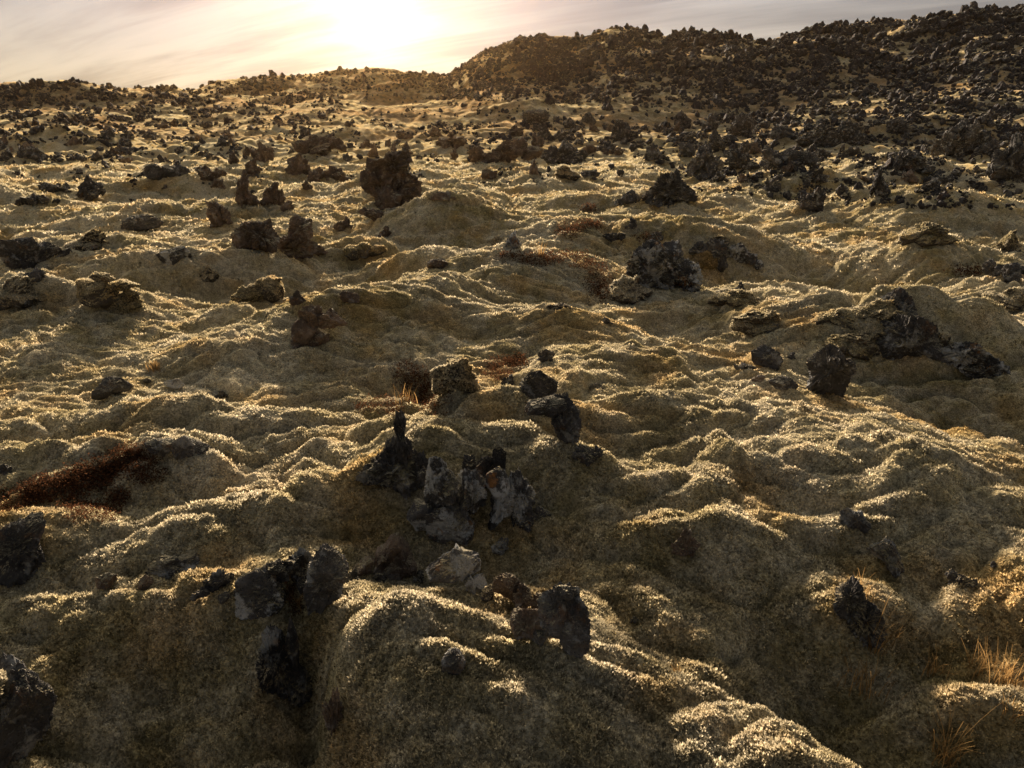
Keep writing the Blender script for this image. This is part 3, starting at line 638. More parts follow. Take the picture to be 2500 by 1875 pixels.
rock(1110, 1658, 52, 48, 'b', 'd', "lone dark stone sitting in the moss of the front hump")
rock(722, 1735, 150, 185, 'j', 'd', "dark lava face in the crevice on the left side of the front hump", chunks=[
    (690, 1552, 750, 1650, 's', .1), (652, 1600, 730, 1690, 'j', 0), (700, 1640, 790, 1740, 'j', .1), (745, 1560, 780, 1640, 'j', .1), (740, 1690, 812, 1760, 'j', .1)])
rock(822, 1795, 52, 92, 'j', 'b', "brown lava shard deep in the crevice below the front hump")
rock(78, 1870, 170, 220, 'b', 'd', "big smooth boulder with a moss mat on top at the bottom left corner", 'mossy_boulder', 'rock', chunks=[
    (-30, 1660, 130, 1850, 'b', .1), (40, 1700, 162, 1860, 'b', 0), (85, 1660, 140, 1740, 'b', .1)])
rock(62, 1408, 120, 118, 'b', 'd', "large dark rock face half covered by moss at the left edge", chunks=[
    (10, 1300, 105, 1405, 'b', .05), (60, 1290, 132, 1345, 'j', .1), (30, 1350, 100, 1412, 'j', 0)])
# left middle
rock(275, 973, 84, 48, 'p', 'd', "hooked dark lava stone like a beak on the left moss slope", chunks=[
    (240, 925, 300, 972, 'j', 0), (275, 938, 322, 968, 's', .1)])
rock(392, 926, 0, 0, 'b', 'd', "x") if False else None
rock(428, 948, 40, 20, 'b', 'l', "thin grey slab on a moss ridge right of the beak-like stone")
rock(362, 934, 18, 9, 'b', 'd', "tiny dark stone just right of the beak-like stone")
rock(535, 976, 62, 24, 'l', 'd', "low dark lava sliver on the moss right of the beak-like stone")
rock(447, 1124, 150, 54, 'f', 'd', "stack of flat dark lava slabs at the top of the rust-red shrub strip", chunks=[
    (376, 1072, 460, 1118, 's', .05), (440, 1082, 520, 1128, 's', 0), (395, 1068, 466, 1092, 'b', .15)])
rock(14, 1156, 34, 24, 'j', 'd', "small dark stone cut by the left edge above the rust-red shrubs")
rock(775, 852, 126, 98, 'j', 'b', "brown knobbly lava outcrop under a moss lip left of centre", 'lava_outcrop', 'rock', chunks=[
    (735, 752, 800, 800, 'j', .1), (775, 765, 838, 805, 'j', .1), (718, 780, 775, 840, 'r', 0), (745, 800, 800, 860, 'j', 0), (715, 815, 765, 858, 'j', .1)])
rock(854, 748, 44, 34, 'b', 'b', "small tilted block perched on the moss lip above the brown outcrop", chunks=[(834, 714, 876, 748, 'b', 0)])
rock(97, 652, 155, 76, 'b', 'd', "black angular boulder in four blocks near the left edge", chunks=[
    (24, 582, 105, 650, 'b', 0), (90, 590, 150, 640, 'b', .1), (50, 600, 125, 654, 'b', -.1), (132, 610, 172, 638, 's', 0)])
rock(350, 568, 78, 36, 'b', 'd', "dark shard rock with pale lichen stones at its foot on a left knoll")
rock(434, 642, 68, 40, 'b', 'l', "grey blocky stones on the moss knoll left of the brown boulder pair")
rock(214, 610, 72, 40, 'r', 'c', "mossy lump with a white lichen dot right of the black angular boulder", 'mossy_boulder')
rock(300, 768, 96, 104, 'j', 'm', "broken dark ledge half wrapped in moss on the left side", 'mossy_boulder', chunks=[
    (215, 680, 300, 750, 'r', .1), (252, 668, 296, 690, 'j', 0), (285, 690, 345, 715, 'j', 0), (262, 735, 340, 768, 'j', -.1), (300, 705, 345, 740, 'j', 0)])
rock(45, 746, 108, 66, 'r', 'm', "dark mossy boulder cut by the left edge below the black angular boulder", 'mossy_boulder')
rock(90, 694, 50, 38, 'j', 'd', "dark stone on top of the mossy boulder at the left edge")
rock(514, 686, 32, 38, 'r', 'm', "small mossy grey knob left of the rock with lit facets", 'mossy_boulder')
rock(632, 750, 96, 70, 'j', 'm', "moss-backed lava rock with warm lit facets below the brown boulder pair", 'mossy_boulder', chunks=[
    (578, 705, 640, 735, 'j', 0), (610, 682, 676, 750, 'j', .05), (640, 690, 700, 748, 'r', .15)])
rock(728, 744, 36, 32, 'r', 'b', "small brown rounded stone right of the rock with lit facets")
rock(630, 620, 110, 80, 'j', 'b', "left one of the two big brown boulders, broad and jagged", 'lava_boulder')
rock(732, 634, 132, 104, 'p', 'b', "right one of the two big brown boulders, rising to a pointed top", 'lava_boulder', chunks=[
    (710, 532, 765, 585, 'j', .05), (690, 560, 780, 632, 'j', 0), (668, 590, 740, 630, 'j', 0), (740, 595, 800, 634, 'j', 0), (738, 536, 770, 560, 's', .1)])
rock(878, 638, 72, 42, 'r', 'm', "cluster of rounded knobs in a moss hollow near the centre", 'mossy_boulder', chunks=[
    (845, 602, 885, 636, 'r', 0), (870, 596, 908, 632, 'r', 0), (890, 604, 940, 630, 'r', .2)])
rock(540, 557, 72, 66, 'j', 'b', "brown jagged rock with a round mossy knob left of the twin spires", chunks=None)
rock(538, 463, 38, 30, 'p', 'b', "small brown peak on the moss behind the jagged rock and the twin spires")
rock(607, 508, 58, 74, 's', 'b', "left spire of the brown pair at the end of the long moss slope")
rock(662, 506, 62, 58, 'j', 'b', "leaning right-hand spire of the brown pair")
rock(702, 516, 30, 24, 'r', 'b', "small round brown stone right of the twin spires")
rock(225, 492, 64, 58, 'j', 'd', "dark jagged rock on the far left moss slope")
rock(80, 503, 78, 38, 'l', 'd', "low black lava bank at the left in the middle distance")
rock(140, 470, 80, 26, 'l', 'd', "thin black lava streak just above the low black bank")
rock(412, 438, 98, 38, 'b', 'd', "long dark block rock with a smooth grey face, left middle distance", chunks=[
    (364, 402, 412, 436, 'b', 0), (400, 400, 440, 434, 'b', .1), (430, 410, 464, 438, 'j', 0)])
rock(525, 442, 72, 38, 'l', 'b', "low brown arched ledge right of the long dark block rock")
rock(82, 390, 56, 32, 'r', 'd', "dark dome-shaped rock in the far left field")
rock(18, 392, 30, 26, 'p', 'd', "small dark peak at the far left edge")
rock(310, 374, 58, 18, 'l', 'd', "flat dark bank in the far left field right of the dome-shaped rock")
rock(270, 386, 28, 18, 'j', 'd', "small dark stone left below the flat dark bank")
rock(642, 396, 58, 48, 'j', 'b', "brown craggy rock behind the long dark block rock")
rock(610, 430, 52, 38, 'p', 'b', "brown peaked rock in front of the craggy one in the left middle distance")
rock(782, 380, 116, 56, 'l', 'b', "long brown lava wall with a raised right end, upper left centre")
rock(738, 430, 78, 50, 'p', 'b', "broad brown pyramid rock left of the white-flecked one")
rock(826, 444, 64, 42, 'j', 'b', "brown rock with a bright white lichen fleck left of the tallest lava tower")
rock(640, 380, 0, 0, 'b', 'd', "x") if False else None
# the tower and its surroundings
rock(962, 510, 138, 132, 'p', 'b', "tallest brown lava tower, a heap of clinker rising near the centre", 'lava_tower', 'rock', chunks=[
    (945, 376, 1000, 430, 'j', .1), (915, 392, 1010, 470, 'j', .05), (908, 394, 935, 450, 's', 0), (925, 430, 1020, 510, 'j', 0), (990, 440, 1030, 490, 'j', 0), (890, 428, 940, 480, 'j', .2), (930, 445, 985, 505, 'r', -.2), (960, 470, 1015, 512, 'j', -.1), (925, 470, 970, 502, 'j', 0)])
rock(912, 388, 30, 36, 's', 'b', "short brown spike on the moss just behind the lava tower's left side")
rock(960, 372, 16, 24, 's', 'b', "thin brown spike directly behind the lava tower")
rock(992, 364, 22, 16, 'p', 'b', "tiny brown peak behind the lava tower's right side")
rock(1085, 494, 66, 28, 'l', 'b', "dark rock crowning the large moss dome at the centre")
rock(1107, 392, 22, 30, 's', 'b', "small lone spike between the tower and the long jagged ridge")
rock(1228, 400, 166, 54, 'l', 'b', "long jagged clinker ridge right of the centre", 'lava_ridge', 'rock', chunks=[
    (1146, 362, 1185, 395, 'j', 0), (1180, 368, 1230, 402, 'j', 0), (1205, 346, 1260, 392, 'j', .1), (1245, 350, 1290, 388, 'j', .1), (1275, 362, 1322, 388, 'j', 0)])
rock(1368, 408, 118, 60, 'p', 'd', "dark triple-peaked clinker heap right of the long jagged ridge", chunks=[
    (1358, 346, 1395, 395, 's', .1), (1326, 365, 1372, 400, 'j', 0), (1375, 368, 1430, 406, 'j', 0), (1350, 375, 1400, 408, 'j', 0)])
rock(1305, 430, 26, 38, 's', 'b', "narrow brown stub in front of the triple-peaked heap")
rock(1384, 436, 44, 34, 'r', 'm', "mossy dome rock with a dark notch in front of the triple-peaked heap", 'mossy_boulder')
rock(1194, 436, 36, 26, 'r', 'b', "rounded brown stone on the moss between the tower and the notched dome rock")
rock(1440, 432, 50, 20, 'l', 'd', "low dark stones right of the notched mossy dome rock")
rock(1301, 305, 66, 32, 'b', 'd', "dark flat-topped rock at the edge of the brown rise")
rock(1395, 316, 36, 26, 'j', 'd', "small dark crag just right of the flat-topped rock by the brown rise")
rock(1533, 352, 84, 54, 'p', 'd', "dark grey pyramid rock on the pale moss right of centre")
rock(1484, 372, 52, 26, 'j', 'd', "low dark rock at the left foot of the grey pyramid rock")
rock(1432, 302, 44, 26, 'p', 'd', "dark jagged stub far back left of the grey pyramid rock")
rock(1413, 356, 26, 18, 'j', 'd', "small speckled dark stone left of the grey pyramid rock")
rock(1250, 334, 62, 28, 'l', 'b', "brown lava bank behind the long jagged ridge")
rock(1100, 358, 84, 28, 'l', 'b', "brown lava bank behind and left of the long jagged ridge")
rock(985, 340, 44, 22, 'l', 'b', "low brown lava hump behind the tower spikes")
rock(1068, 336, 36, 28, 'j', 'b', "brown crag just left of a pale moss hummock behind the centre")
rock(915, 540, 88, 34, 'l', 'b', "row of low dark brown crags at the foot of the tower slope")
rock(836, 564, 50, 30, 'j', 'b', "small brown crag above the round-knob cluster")
rock(940, 580, 36, 26, 's', 'b', "slim brown stub on the crest of a moss boulder near the centre")
rock(1070, 658, 56, 32, 'b', 'b', "brown cracked block on the plateau edge right of the round knobs", chunks=[(1044, 636, 1080, 660, 'b', 0), (1062, 628, 1098, 658, 'b', .1)])
rock(1250, 608, 46, 38, 's', 'l', "leaning grey slabs on the plateau crest near the rusty shrubs")
rock(1212, 598, 28, 24, 'r', 'c', "small mossy cobble beside the leaning grey slabs", 'mossy_boulder')
rock(1432, 520, 30, 20, 'j', 'b', "small brown stone left of the twin black blobs on the moss crest")
rock(1540, 562, 32, 32, 'j', 'd', "small dark stone above the largest black boulder")
rock(1498, 588, 54, 26, 'l', 'd', "low dark shards on moss left of the largest black boulder")
rock(1598, 589, 42, 22, 'p', 'd', "small black peak just over the top of the largest black boulder")
rock(1530, 502, 64, 38, 'j', 'd', "left small one of two black clinker heaps beyond the crest")
rock(1633, 503, 126, 82, 'p', 'd', "big pointed black clinker heap beyond the crest, right of its small neighbour", 'lava_boulder')
# largest black boulder group
rock(1612, 714, 185, 122, 'j', 'l', "largest black boulder of the middle ground, speckled with pale lichen", 'lava_boulder', chunks=[
    (1535, 600, 1600, 700, 'j', 0), (1575, 594, 1652, 680, 'j', .05), (1560, 640, 1650, 714, 'j', -.05), (1630, 640, 1705, 712, 'j', 0), (1528, 640, 1580, 700, 'j', .1)])
rock(1535, 740, 76, 66, 'r', 'm', "moss-covered boulder with a dark notch at the left foot of the largest black boulder", 'mossy_boulder')
rock(1728, 662, 96, 64, 'j', 'd', "black crag partly under a golden moss cap right of the largest black boulder", chunks=[
    (1675, 600, 1720, 630, 'j', .1), (1715, 596, 1775, 650, 'j', .05), (1740, 615, 1772, 664, 'j', 0)])
rock(1815, 655, 88, 52, 'j', 'l', "black crag with a white lichen tip at the right end of the crest rocks", chunks=[
    (1780, 598, 1828, 640, 'j', .05), (1808, 622, 1842, 650, 'j', 0), (1838, 636, 1858, 658, 'j', 0)])
rock(1760, 602, 48, 32, 'l', 'm', "low mossy dark stones behind the crag with the moss cap", 'mossy_boulder')
rock(1803, 724, 34, 34, 's', 'd', "dark spike rising from a grey mossy knoll right of the largest black boulder")
rock(1790, 742, 90, 40, 'r', 'c', "grey mossy knoll carrying the dark spike", 'mossy_boulder')
rock(1850, 812, 100, 58, 'r', 'c', "low grey moss-coated boulder in the dip below the dark spike", 'mossy_boulder')
# right: peak rock
rock(2172, 800, 96, 94, 's', 'd', "pointed black rock rising like a shark fin on the right", 'lava_spire', 'rock', chunks=[
    (2130, 712, 2200, 790, 's', 0), (2160, 716, 2225, 800, 's', .05), (2170, 750, 2226, 806, 'j', 0)])
rock(2120, 806, 122, 66, 'r', 'c', "golden moss pillow boulder left of the pointed black rock", 'mossy_boulder')
rock(2212, 884, 165, 110, 'r', 'd', "huge rounded black boulder below the pointed black rock", 'lava_boulder', chunks=[
    (2128, 780, 2215, 870, 'r', 0), (2175, 776, 2275, 884, 'r', 0), (2145, 820, 2235, 884, 'j', -.05)])
rock(2085, 866, 100, 72, 'r', 'm', "moss-topped boulder on the left flank of the huge rounded boulder", 'mossy_boulder')
rock(2285, 872, 62, 72, 'r', 'c', "mossy lump on the right flank of the huge rounded boulder", 'mossy_boulder')
rock(2040, 790, 80, 30, 'r', 'm', "low mossy dark stone left of the golden moss pillow", 'mossy_boulder')
rock(2350, 932, 172, 92, 'l', 'l', "long craggy black rock sloping down right of the huge rounded boulder", 'lava_boulder', chunks=[
    (2268, 862, 2330, 905, 'j', .1), (2300, 846, 2380, 915, 'j', .05), (2350, 865, 2430, 925, 'j', 0), (2310, 880, 2400, 934, 'j', -.05), (2395, 890, 2440, 920, 's', 0)])
rock(2012, 976, 112, 128, 'j', 'd', "black lava pillar, wide above and narrow at its foot, on the right dome", 'lava_pillar', 'rock', chunks=[
    (1982, 848, 2050, 915, 'j', .05), (1958, 875, 2068, 938, 'j', 0), (1966, 920, 2058, 978, 'j', 0), (1988, 890, 2045, 975, 'r', .1)])
rock(1866, 900, 72, 50, 'b', 'd', "squat dark block on the moss left of the black lava pillar", chunks=[(1832, 852, 1900, 892, 'b', .05), (1850, 862, 1902, 902, 'b', 0)])
rock(1815, 902, 52, 16, 'l', 'd', "thin dark ledge at the left foot of the squat dark block")
rock(1912, 952, 56, 34, 'b', 'd', "dark stone tilted against the left foot of the black lava pillar")
rock(1852, 936, 34, 18, 'r', 'b', "small brownish stone half sunk in moss under the squat dark block")
rock(1930, 876, 22, 16, 'p', 'd', "tiny dark stone between the squat block and the pillar")
rock(1970, 518, 74, 54, 'j', 'd', "dark craggy rock alone in the moss of the right middle ground")
rock(2147, 488, 48, 80, 's', 'd', "tall narrow black rock stack on the far side of the right dip", 'lava_pillar')
rock(1882, 470, 46, 36, 'p', 'd', "small dark peaked rock on the bright moss crest at right")
rock(1985, 452, 72, 38, 'j', 'd', "dark rock with white flecks left of the tall narrow stack")
rock(2058, 474, 36, 28, 'j', 'd', "small dark round rock below the white-flecked one")
rock(2255, 597, 90, 54, 'r', 'm', "dark hollow mossy boulder on the right slope", 'mossy_boulder')
rock(2455, 620, 60, 56, 's', 'm', "dark spike beside a moss hump at the right edge", chunks=None)
rock(2450, 690, 105, 56, 'l', 'd', "broken dark rocks with white specks at the right edge under the spike")
rock(2455, 744, 92, 44, 'r', 'm', "dark mossy rock cut by the right edge above the long craggy rock", 'mossy_boulder')
rock(2180, 570, 0, 0, 'b', 'd', "x") if False else None
rock(1812, 336, 76, 56, 'p', 'd', "black pyramid rock in the right distance, steep-sided and lone")
rock(2025, 366, 150, 70, 'p', 'd', "wide black twin-peaked crag in the right distance", 'lava_boulder', chunks=[
    (1975, 302, 2030, 350, 'j', .1), (2040, 300, 2090, 350, 'j', .05), (1950, 330, 2010, 362, 'j', 0), (2000, 325, 2060, 366, 'j', 0), (2055, 330, 2100, 366, 'j', 0)])
rock(1745, 372, 54, 52, 's', 'd', "black peak-shaped rock left of the wide twin-peaked crag")
rock(1722, 442, 94, 78, 'p', 'd', "black cone of clinker right behind the big pointed heap", 'lava_boulder')
rock(1808, 416, 84, 52, 'j', 'd', "black rock with a mossy knob right of the clinker cone")
rock(1912, 418, 124, 58, 'l', 'd', "wide black rubble bank right of the clinker cone", chunks=None)
rock(2198, 330, 76, 46, 'p', 'd', "black pointed crag right of the wide twin-peaked crag")
rock(2345, 388, 142, 90, 'j', 'd', "massive black crag at the far right", 'lava_boulder')
rock(2220, 420, 102, 52, 'j', 'd', "black broken rocks left below the massive far-right crag")
rock(2452, 450, 100, 112, 'j', 'd', "tall dark rock wall at the right edge beside the massive crag")
rock(1676, 388, 50, 44, 'p', 'd', "small black cone left of the black peak-shaped rock")
rock(1655, 356, 78, 34, 'l', 'd', "low black ledge beyond the small black cone")
rock(1665, 312, 48, 38, 'p', 'd', "black crag in the back row above the low black ledge")
rock(1732, 320, 54, 38, 'j', 'd', "black crag in the back row left of the steep lone pyramid rock")
rock(1910, 338, 62, 42, 'l', 'd', "low black rock between the lone pyramid rock and the twin-peaked crag")
rock(1596, 394, 48, 40, 'j', 'd', "black crag between the grey pyramid rock and the small black cone")
# lower right
rock(2082, 1304, 72, 54, 'j', 'd', "dark speckled stone on the lower right moss slope")
rock(2155, 1396, 82, 66, 'p', 'd', "black triangular stone below the dark speckled one, lower right")
rock(2086, 1560, 120, 116, 'j', 'd', "big black lava stone with dry grass on both sides at lower right", 'lava_boulder', chunks=[
    (2040, 1444, 2095, 1510, 'j', .1), (2022, 1478, 2110, 1545, 'j', 0), (2070, 1488, 2146, 1560, 'j', 0)])
rock(2345, 1432, 78, 30, 'l', 'd', "thin dark ledge behind a moss crest in the lower right")
rock(2424, 1388, 20, 16, 'j', 'd', "tiny dark stone near the right edge above the thin ledge")
rock(1668, 1360, 68, 62, 's', 'b', "brown hooded stone poking through moss right of the outcrop")
rock(1850, 1480, 36, 30, 'j', 'd', "small dark stone in shade left of the big black stone with grass") if False else None
rock(1548, 1520, 18, 14, 'r', 'd', "tiny grey pebble on the moss right of the stone ring")
rock(1802, 1068, 40, 12, 'l', 'd', "small dark chip on the moss left below the pillar") if False else None

for (px_, py_, w_, h_, st_) in [(745, 1452, 44, 36, 'b'), (862, 1428, 40, 34, 'j'), (596, 1462, 34, 26, 'b'), (555, 1470, 40, 24, 'f'), (1030, 1424, 36, 28, 'j'), (1196, 1474, 40, 28, 'b'), (1322, 1585, 46, 44, 'b'), (930, 1424, 34, 20, 'b')]:
    rock(px_, py_, w_, h_, st_, 'd', "small dark chip of lava filling a gap between the stones of the ring", group='small chips between the ring stones')
# rocks too alike to tell apart, scattered over the field up to the hills
def scatter(n, box, size, group, label, seed, mats='ddb', avoid=None, name='lava_rock', pw=1.0):
    r = np.random.default_rng(seed); x0, y0, x1, y1 = box; done = 0; k = 0
    while done < n and k < n*6:
        k += 1
        px = r.uniform(x0, x1); fy = r.random()**pw; py = y0+(y1-y0)*fy
        f = perlin(np.array([px/110.], F32), np.array([py/38.], F32), seed)[0]
        if f < r.uniform(-.5, .35): continue
        s = .8*np.interp(py, [285, 330, 400, 470], [size*.55, size*.75, size, size*1.15])*r.uniform(.55, 1.5)
        if rock(px, py, s*r.uniform(1, 1.7), s*r.uniform(.7, 1.15), r.choice(list('jplps')), r.choice(list(mats)), label, name, 'rock', group): done += 1
LB = "small dark rock among many alike in "
scatter(62, (0, 292, 760, 400), 27, 'small rocks in the far left field', LB+"the far left field below low hills", 51)
scatter(26, (760, 300, 1300, 400), 24, 'small rocks in the far central field', "small brown rock among many alike in the hazy field under the sun", 52, 'bbd')
scatter(48, (1300, 292, 2500, 390), 34, 'small rocks in the far right field', LB+"the far right field below the tall hill", 53)
scatter(16, (1750, 380, 2500, 470), 36, 'rocks on the right mid slope', "dark rock among many alike on the right slope below the far field", 54)
scatter(10, (400, 395, 900, 470), 26, 'rocks between the brown crags', "small brown rock among others alike between the brown crags left of the tower", 55, 'bb')

# ------------------------------------------------------------------ ground mesh
A = math.radians
QUAL = 1.0
az = np.concatenate([-np.radians(np.arange(76, 54, -.35)), np.radians(np.arange(-54, 54.001, .088/QUAL)), np.radians(np.arange(54.35, 76, .35))])
rr = [0.9]
while rr[-1] < 420:
    r = rr[-1]; kk = np.interp(r, [1, 3, 6, 12, 25, 60, 140, 240, 420], [.0045, .0017, .0018, .0026, .0042, .0065, .0050, .0055, .03])/QUAL
    rr.append(r*(1+kk))
rr = np.array(rr)
Rg, Ag = np.meshgrid(rr, az, indexing='ij')
X = (Rg*np.sin(Ag)).astype(F32); Y = (Rg*np.cos(Ag)).astype(F32)
Z = terrain(X.ravel(), Y.ravel()).reshape(X.shape)
nr, na = X.shape
V = np.stack([X, Y, Z], -1).reshape(-1, 3)
idx = np.arange(nr*na).reshape(nr, na)
quads = np.stack([idx[:-1, :-1], idx[:-1, 1:], idx[1:, 1:], idx[1:, :-1]], -1).reshape(-1, 4)
# moss shoots: thin leaves standing out of the moss, bigger only as far as the moss cushions are
rng = np.random.default_rng(9)
du = np.stack([np.gradient(X, axis=1), np.gradient(Y, axis=1), np.gradient(Z, axis=1)], -1)
dv = np.stack([np.gradient(X, axis=0), np.gradient(Y, axis=0), np.gradient(Z, axis=0)], -1)
NT = int(640000)
ri_max = int(np.searchsorted(rr, 45)); ri_min = int(np.searchsorted(rr, 1.5))
ii = rng.integers(ri_min, ri_max, NT); jj = rng.integers(20, na-20, NT)
Pn = V[idx[ii, jj]]; nrm = np.cross(du[ii, jj], dv[ii, jj]); nrm /= np.linalg.norm(nrm, axis=1)[:, None]; nrm *= np.sign(nrm[:, 2:3])
R = rr[ii]; ln = np.maximum(.0135, R*.0015)*rng.uniform(.5, 1.5, NT)
ln *= np.clip(1.0+perlin(Pn[:, 0]*3, Pn[:, 1]*3, 71)*.6, .4, 1.6)
K = 4
base = np.repeat(Pn, K, 0)+rng.normal(size=(NT*K, 3))*np.repeat(ln, K)[:, None]*.25
lean = rng.normal(size=(NT*K, 3)); lean -= 0
dr = np.repeat(nrm, K, 0)*.6+np.array([0, 0, .55])+lean*.42; dr /= np.linalg.norm(dr, axis=1)[:, None]
L = np.repeat(ln, K)*rng.uniform(.7, 1.2, NT*K)
side = np.cross(dr, rng.normal(size=dr.shape)); side /= np.linalg.norm(side, axis=1)[:, None]
w = (L*.34)[:, None]
b0 = base-side*w*.7-dr*L[:, None]*.2; b1 = base+side*w*.7-dr*L[:, None]*.2
mL = base+dr*L[:, None]*.55+side*w; tip = base+dr*L[:, None]+side*w*.2
TV = np.stack([b0, b1, mL, tip], 1).reshape(-1, 3)
o4 = np.arange(NT*K)[:, None]*4+len(V)
tq = (o4+np.array([[0, 1, 2, 3]]))
nq = len(quads)
allq = np.concatenate([quads, tq])
mi = np.zeros(len(allq), np.int32); mi[nq:] = 1
sm = np.zeros(len(allq), bool); sm[:nq] = True
g = mesh_obj("ground", np.concatenate([V, TV.astype(F32)]), allq, [m_ground, m_tuft], mi, sm)
att = g.data.attributes.new('tint', 'FLOAT', 'POINT')
tv = np.zeros(len(V)+len(TV), F32); tv[len(V):] = np.repeat(np.clip(np.repeat(rng.random(NT), K)*.8+rng.random(NT*K)*.2, 0, 1), 4); att.data.foreach_set('value', tv)
tag(g, "olive and golden moss blanket rolling over the lava field up to dark hills", kind='structure')
del V, TV, allq, quads, tq, X, Y, Z, du, dv, base, dr, side, lean
# ------------------------------------------------------------------ rubble that covers the hills, past counting
rg = np.random.default_rng(77)
def rubble():
    tmpl = []
    for i in range(14):
        p, f = chunk(rg, 2 if i < 8 else 1, 'j'); p = p*np.array([1, 1, rg.uniform(.8, 1.35)]); tmpl.append((p, f))
    n = 62000
    px = np.where(rg.random(n) < .62, rg.uniform(1050, 2760, n), rg.uniform(-260, 1400, n)); top = np.interp(px, _sx, _sy)
    u = rg.random(n); bot = np.interp(px, [0, 900, 1500, 2000, 2500], [500, 470, 440, 500, 520])
    py = top+1+(bot-top)*u**1.25
    dens = perlin((px/75).astype(F32), (py/22).astype(F32), 81)*.9+perlin((px/26).astype(F32), (py/10).astype(F32), 82)*.5
    right = sstep(1000, 1300, px)
    low = (py-top)/(bot-top)
    keep = dens+rg.uniform(-.45, .45, n) > np.where(right > .5, -.20, .0)+(.34*sstep(.25, .6, low)+.45*sstep(.55, 1, low))*(1-.45*sstep(1500, 1800, px))
    band = (px > 850) & (px < 1750) & (py > 236+(px-850)*.035) & (py < 300)      # the rusty rise carries few stones
    keep &= ~(band & (rg.random(n) < .85))
    px, py = px[keep], py[keep]
    m = rg.random(len(px)) < .0
    P, t = hit(px, py); ok = ~np.isnan(t) & (t > 16); P = P[ok]; t = t[ok]; px = px[ok]
    # stones along the crests
    ca = np.radians(rg.uniform(-42, 42, 900)); crr = np.interp(ca, [-.9, -.12, -.05, .35, .45, .62, .9], [270, 250, 205, 185, 195, 210, 210])*rg.uniform(.95, 1.01, 900)
    cx2, cy2 = crr*np.sin(ca), crr*np.cos(ca); cz = terrain(cx2, cy2, False)
    P = np.concatenate([P, np.stack([cx2, cy2, cz], 1)]); t = np.concatenate([t, crr])
    Vs, Fs, nv = [], [], 0
    s = np.clip(rg.lognormal(0, .60, len(P)), .35, 3.6)*t/1667*4.6
    s *= 1-.28*(P[:, 0] < 5)
    s[-900:] *= rg.uniform(.25, .8, 900)
    ti = rg.integers(0, len(tmpl), len(P)); rot = rg.uniform(0, 6.283, len(P))
    for k, (p, f) in enumerate(tmpl):
        sel = np.where(ti == k)[0]
        if not len(sel): continue
        c, sn = np.cos(rot[sel]), np.sin(rot[sel])
        q = p[None]*np.stack([s[sel]*1.25, s[sel]*1.0, s[sel]*rg.uniform(.8, 1.5, len(sel))], 1)[:, None, :]
        x = q[..., 0]*c[:, None]-q[..., 1]*sn[:, None]; y = q[..., 0]*sn[:, None]+q[..., 1]*c[:, None]
        q = np.stack([x, y, q[..., 2]], -1)+P[sel][:, None, :]+np.array([0, 0, 1.])*s[sel][:, None, None]*.18
        Vs.append(q.reshape(-1, 3)); Fs.append((f[None]+(np.arange(len(sel))*len(p))[:, None, None]).reshape(-1, 3)+nv); nv += len(sel)*len(p)
    o = mesh_obj('lava_rubble', np.concatenate(Vs), np.concatenate(Fs), R_FAR, smooth=False)
    tag(o, "dense dark lava rubble covering the hills and their feet", kind='stuff')
rubble()
# ------------------------------------------------------------------ low shrubs and grass
def leaf_mat(name, a, b, tl=.45):
    m, t = new_mat(name)
    at_ = N(t, 'ShaderNodeAttribute', attribute_name='tint')
    c = ramp(t, at_.outputs['Fac'], [(0, a), (1, b)])
    d = N(t, 'ShaderNodeBsdfDiffuse'); t.links.new(c, d.inputs[0]); r = N(t, 'ShaderNodeBsdfTranslucent'); t.links.new(c, r.inputs[0])
    x = N(t, 'ShaderNodeMixShader', _Fac=tl); t.links.new(d.outputs[0], x.inputs[1]); t.links.new(r.outputs[0], x.inputs[2])
    t.links.new(x.outputs[0], N(t, 'ShaderNodeOutputMaterial').inputs[0]); return m
M_RUST = leaf_mat('rust_leaf', (.026, .014, .009), (.125, .055, .025))
M_GRASS = leaf_mat('dry_grass', (.12, .075, .03), (.42, .26, .10))
def set_tint(o, v):
    a = o.data.attributes.new('tint', 'FLOAT', 'POINT'); a.data.foreach_set('value', v.astype(F32))
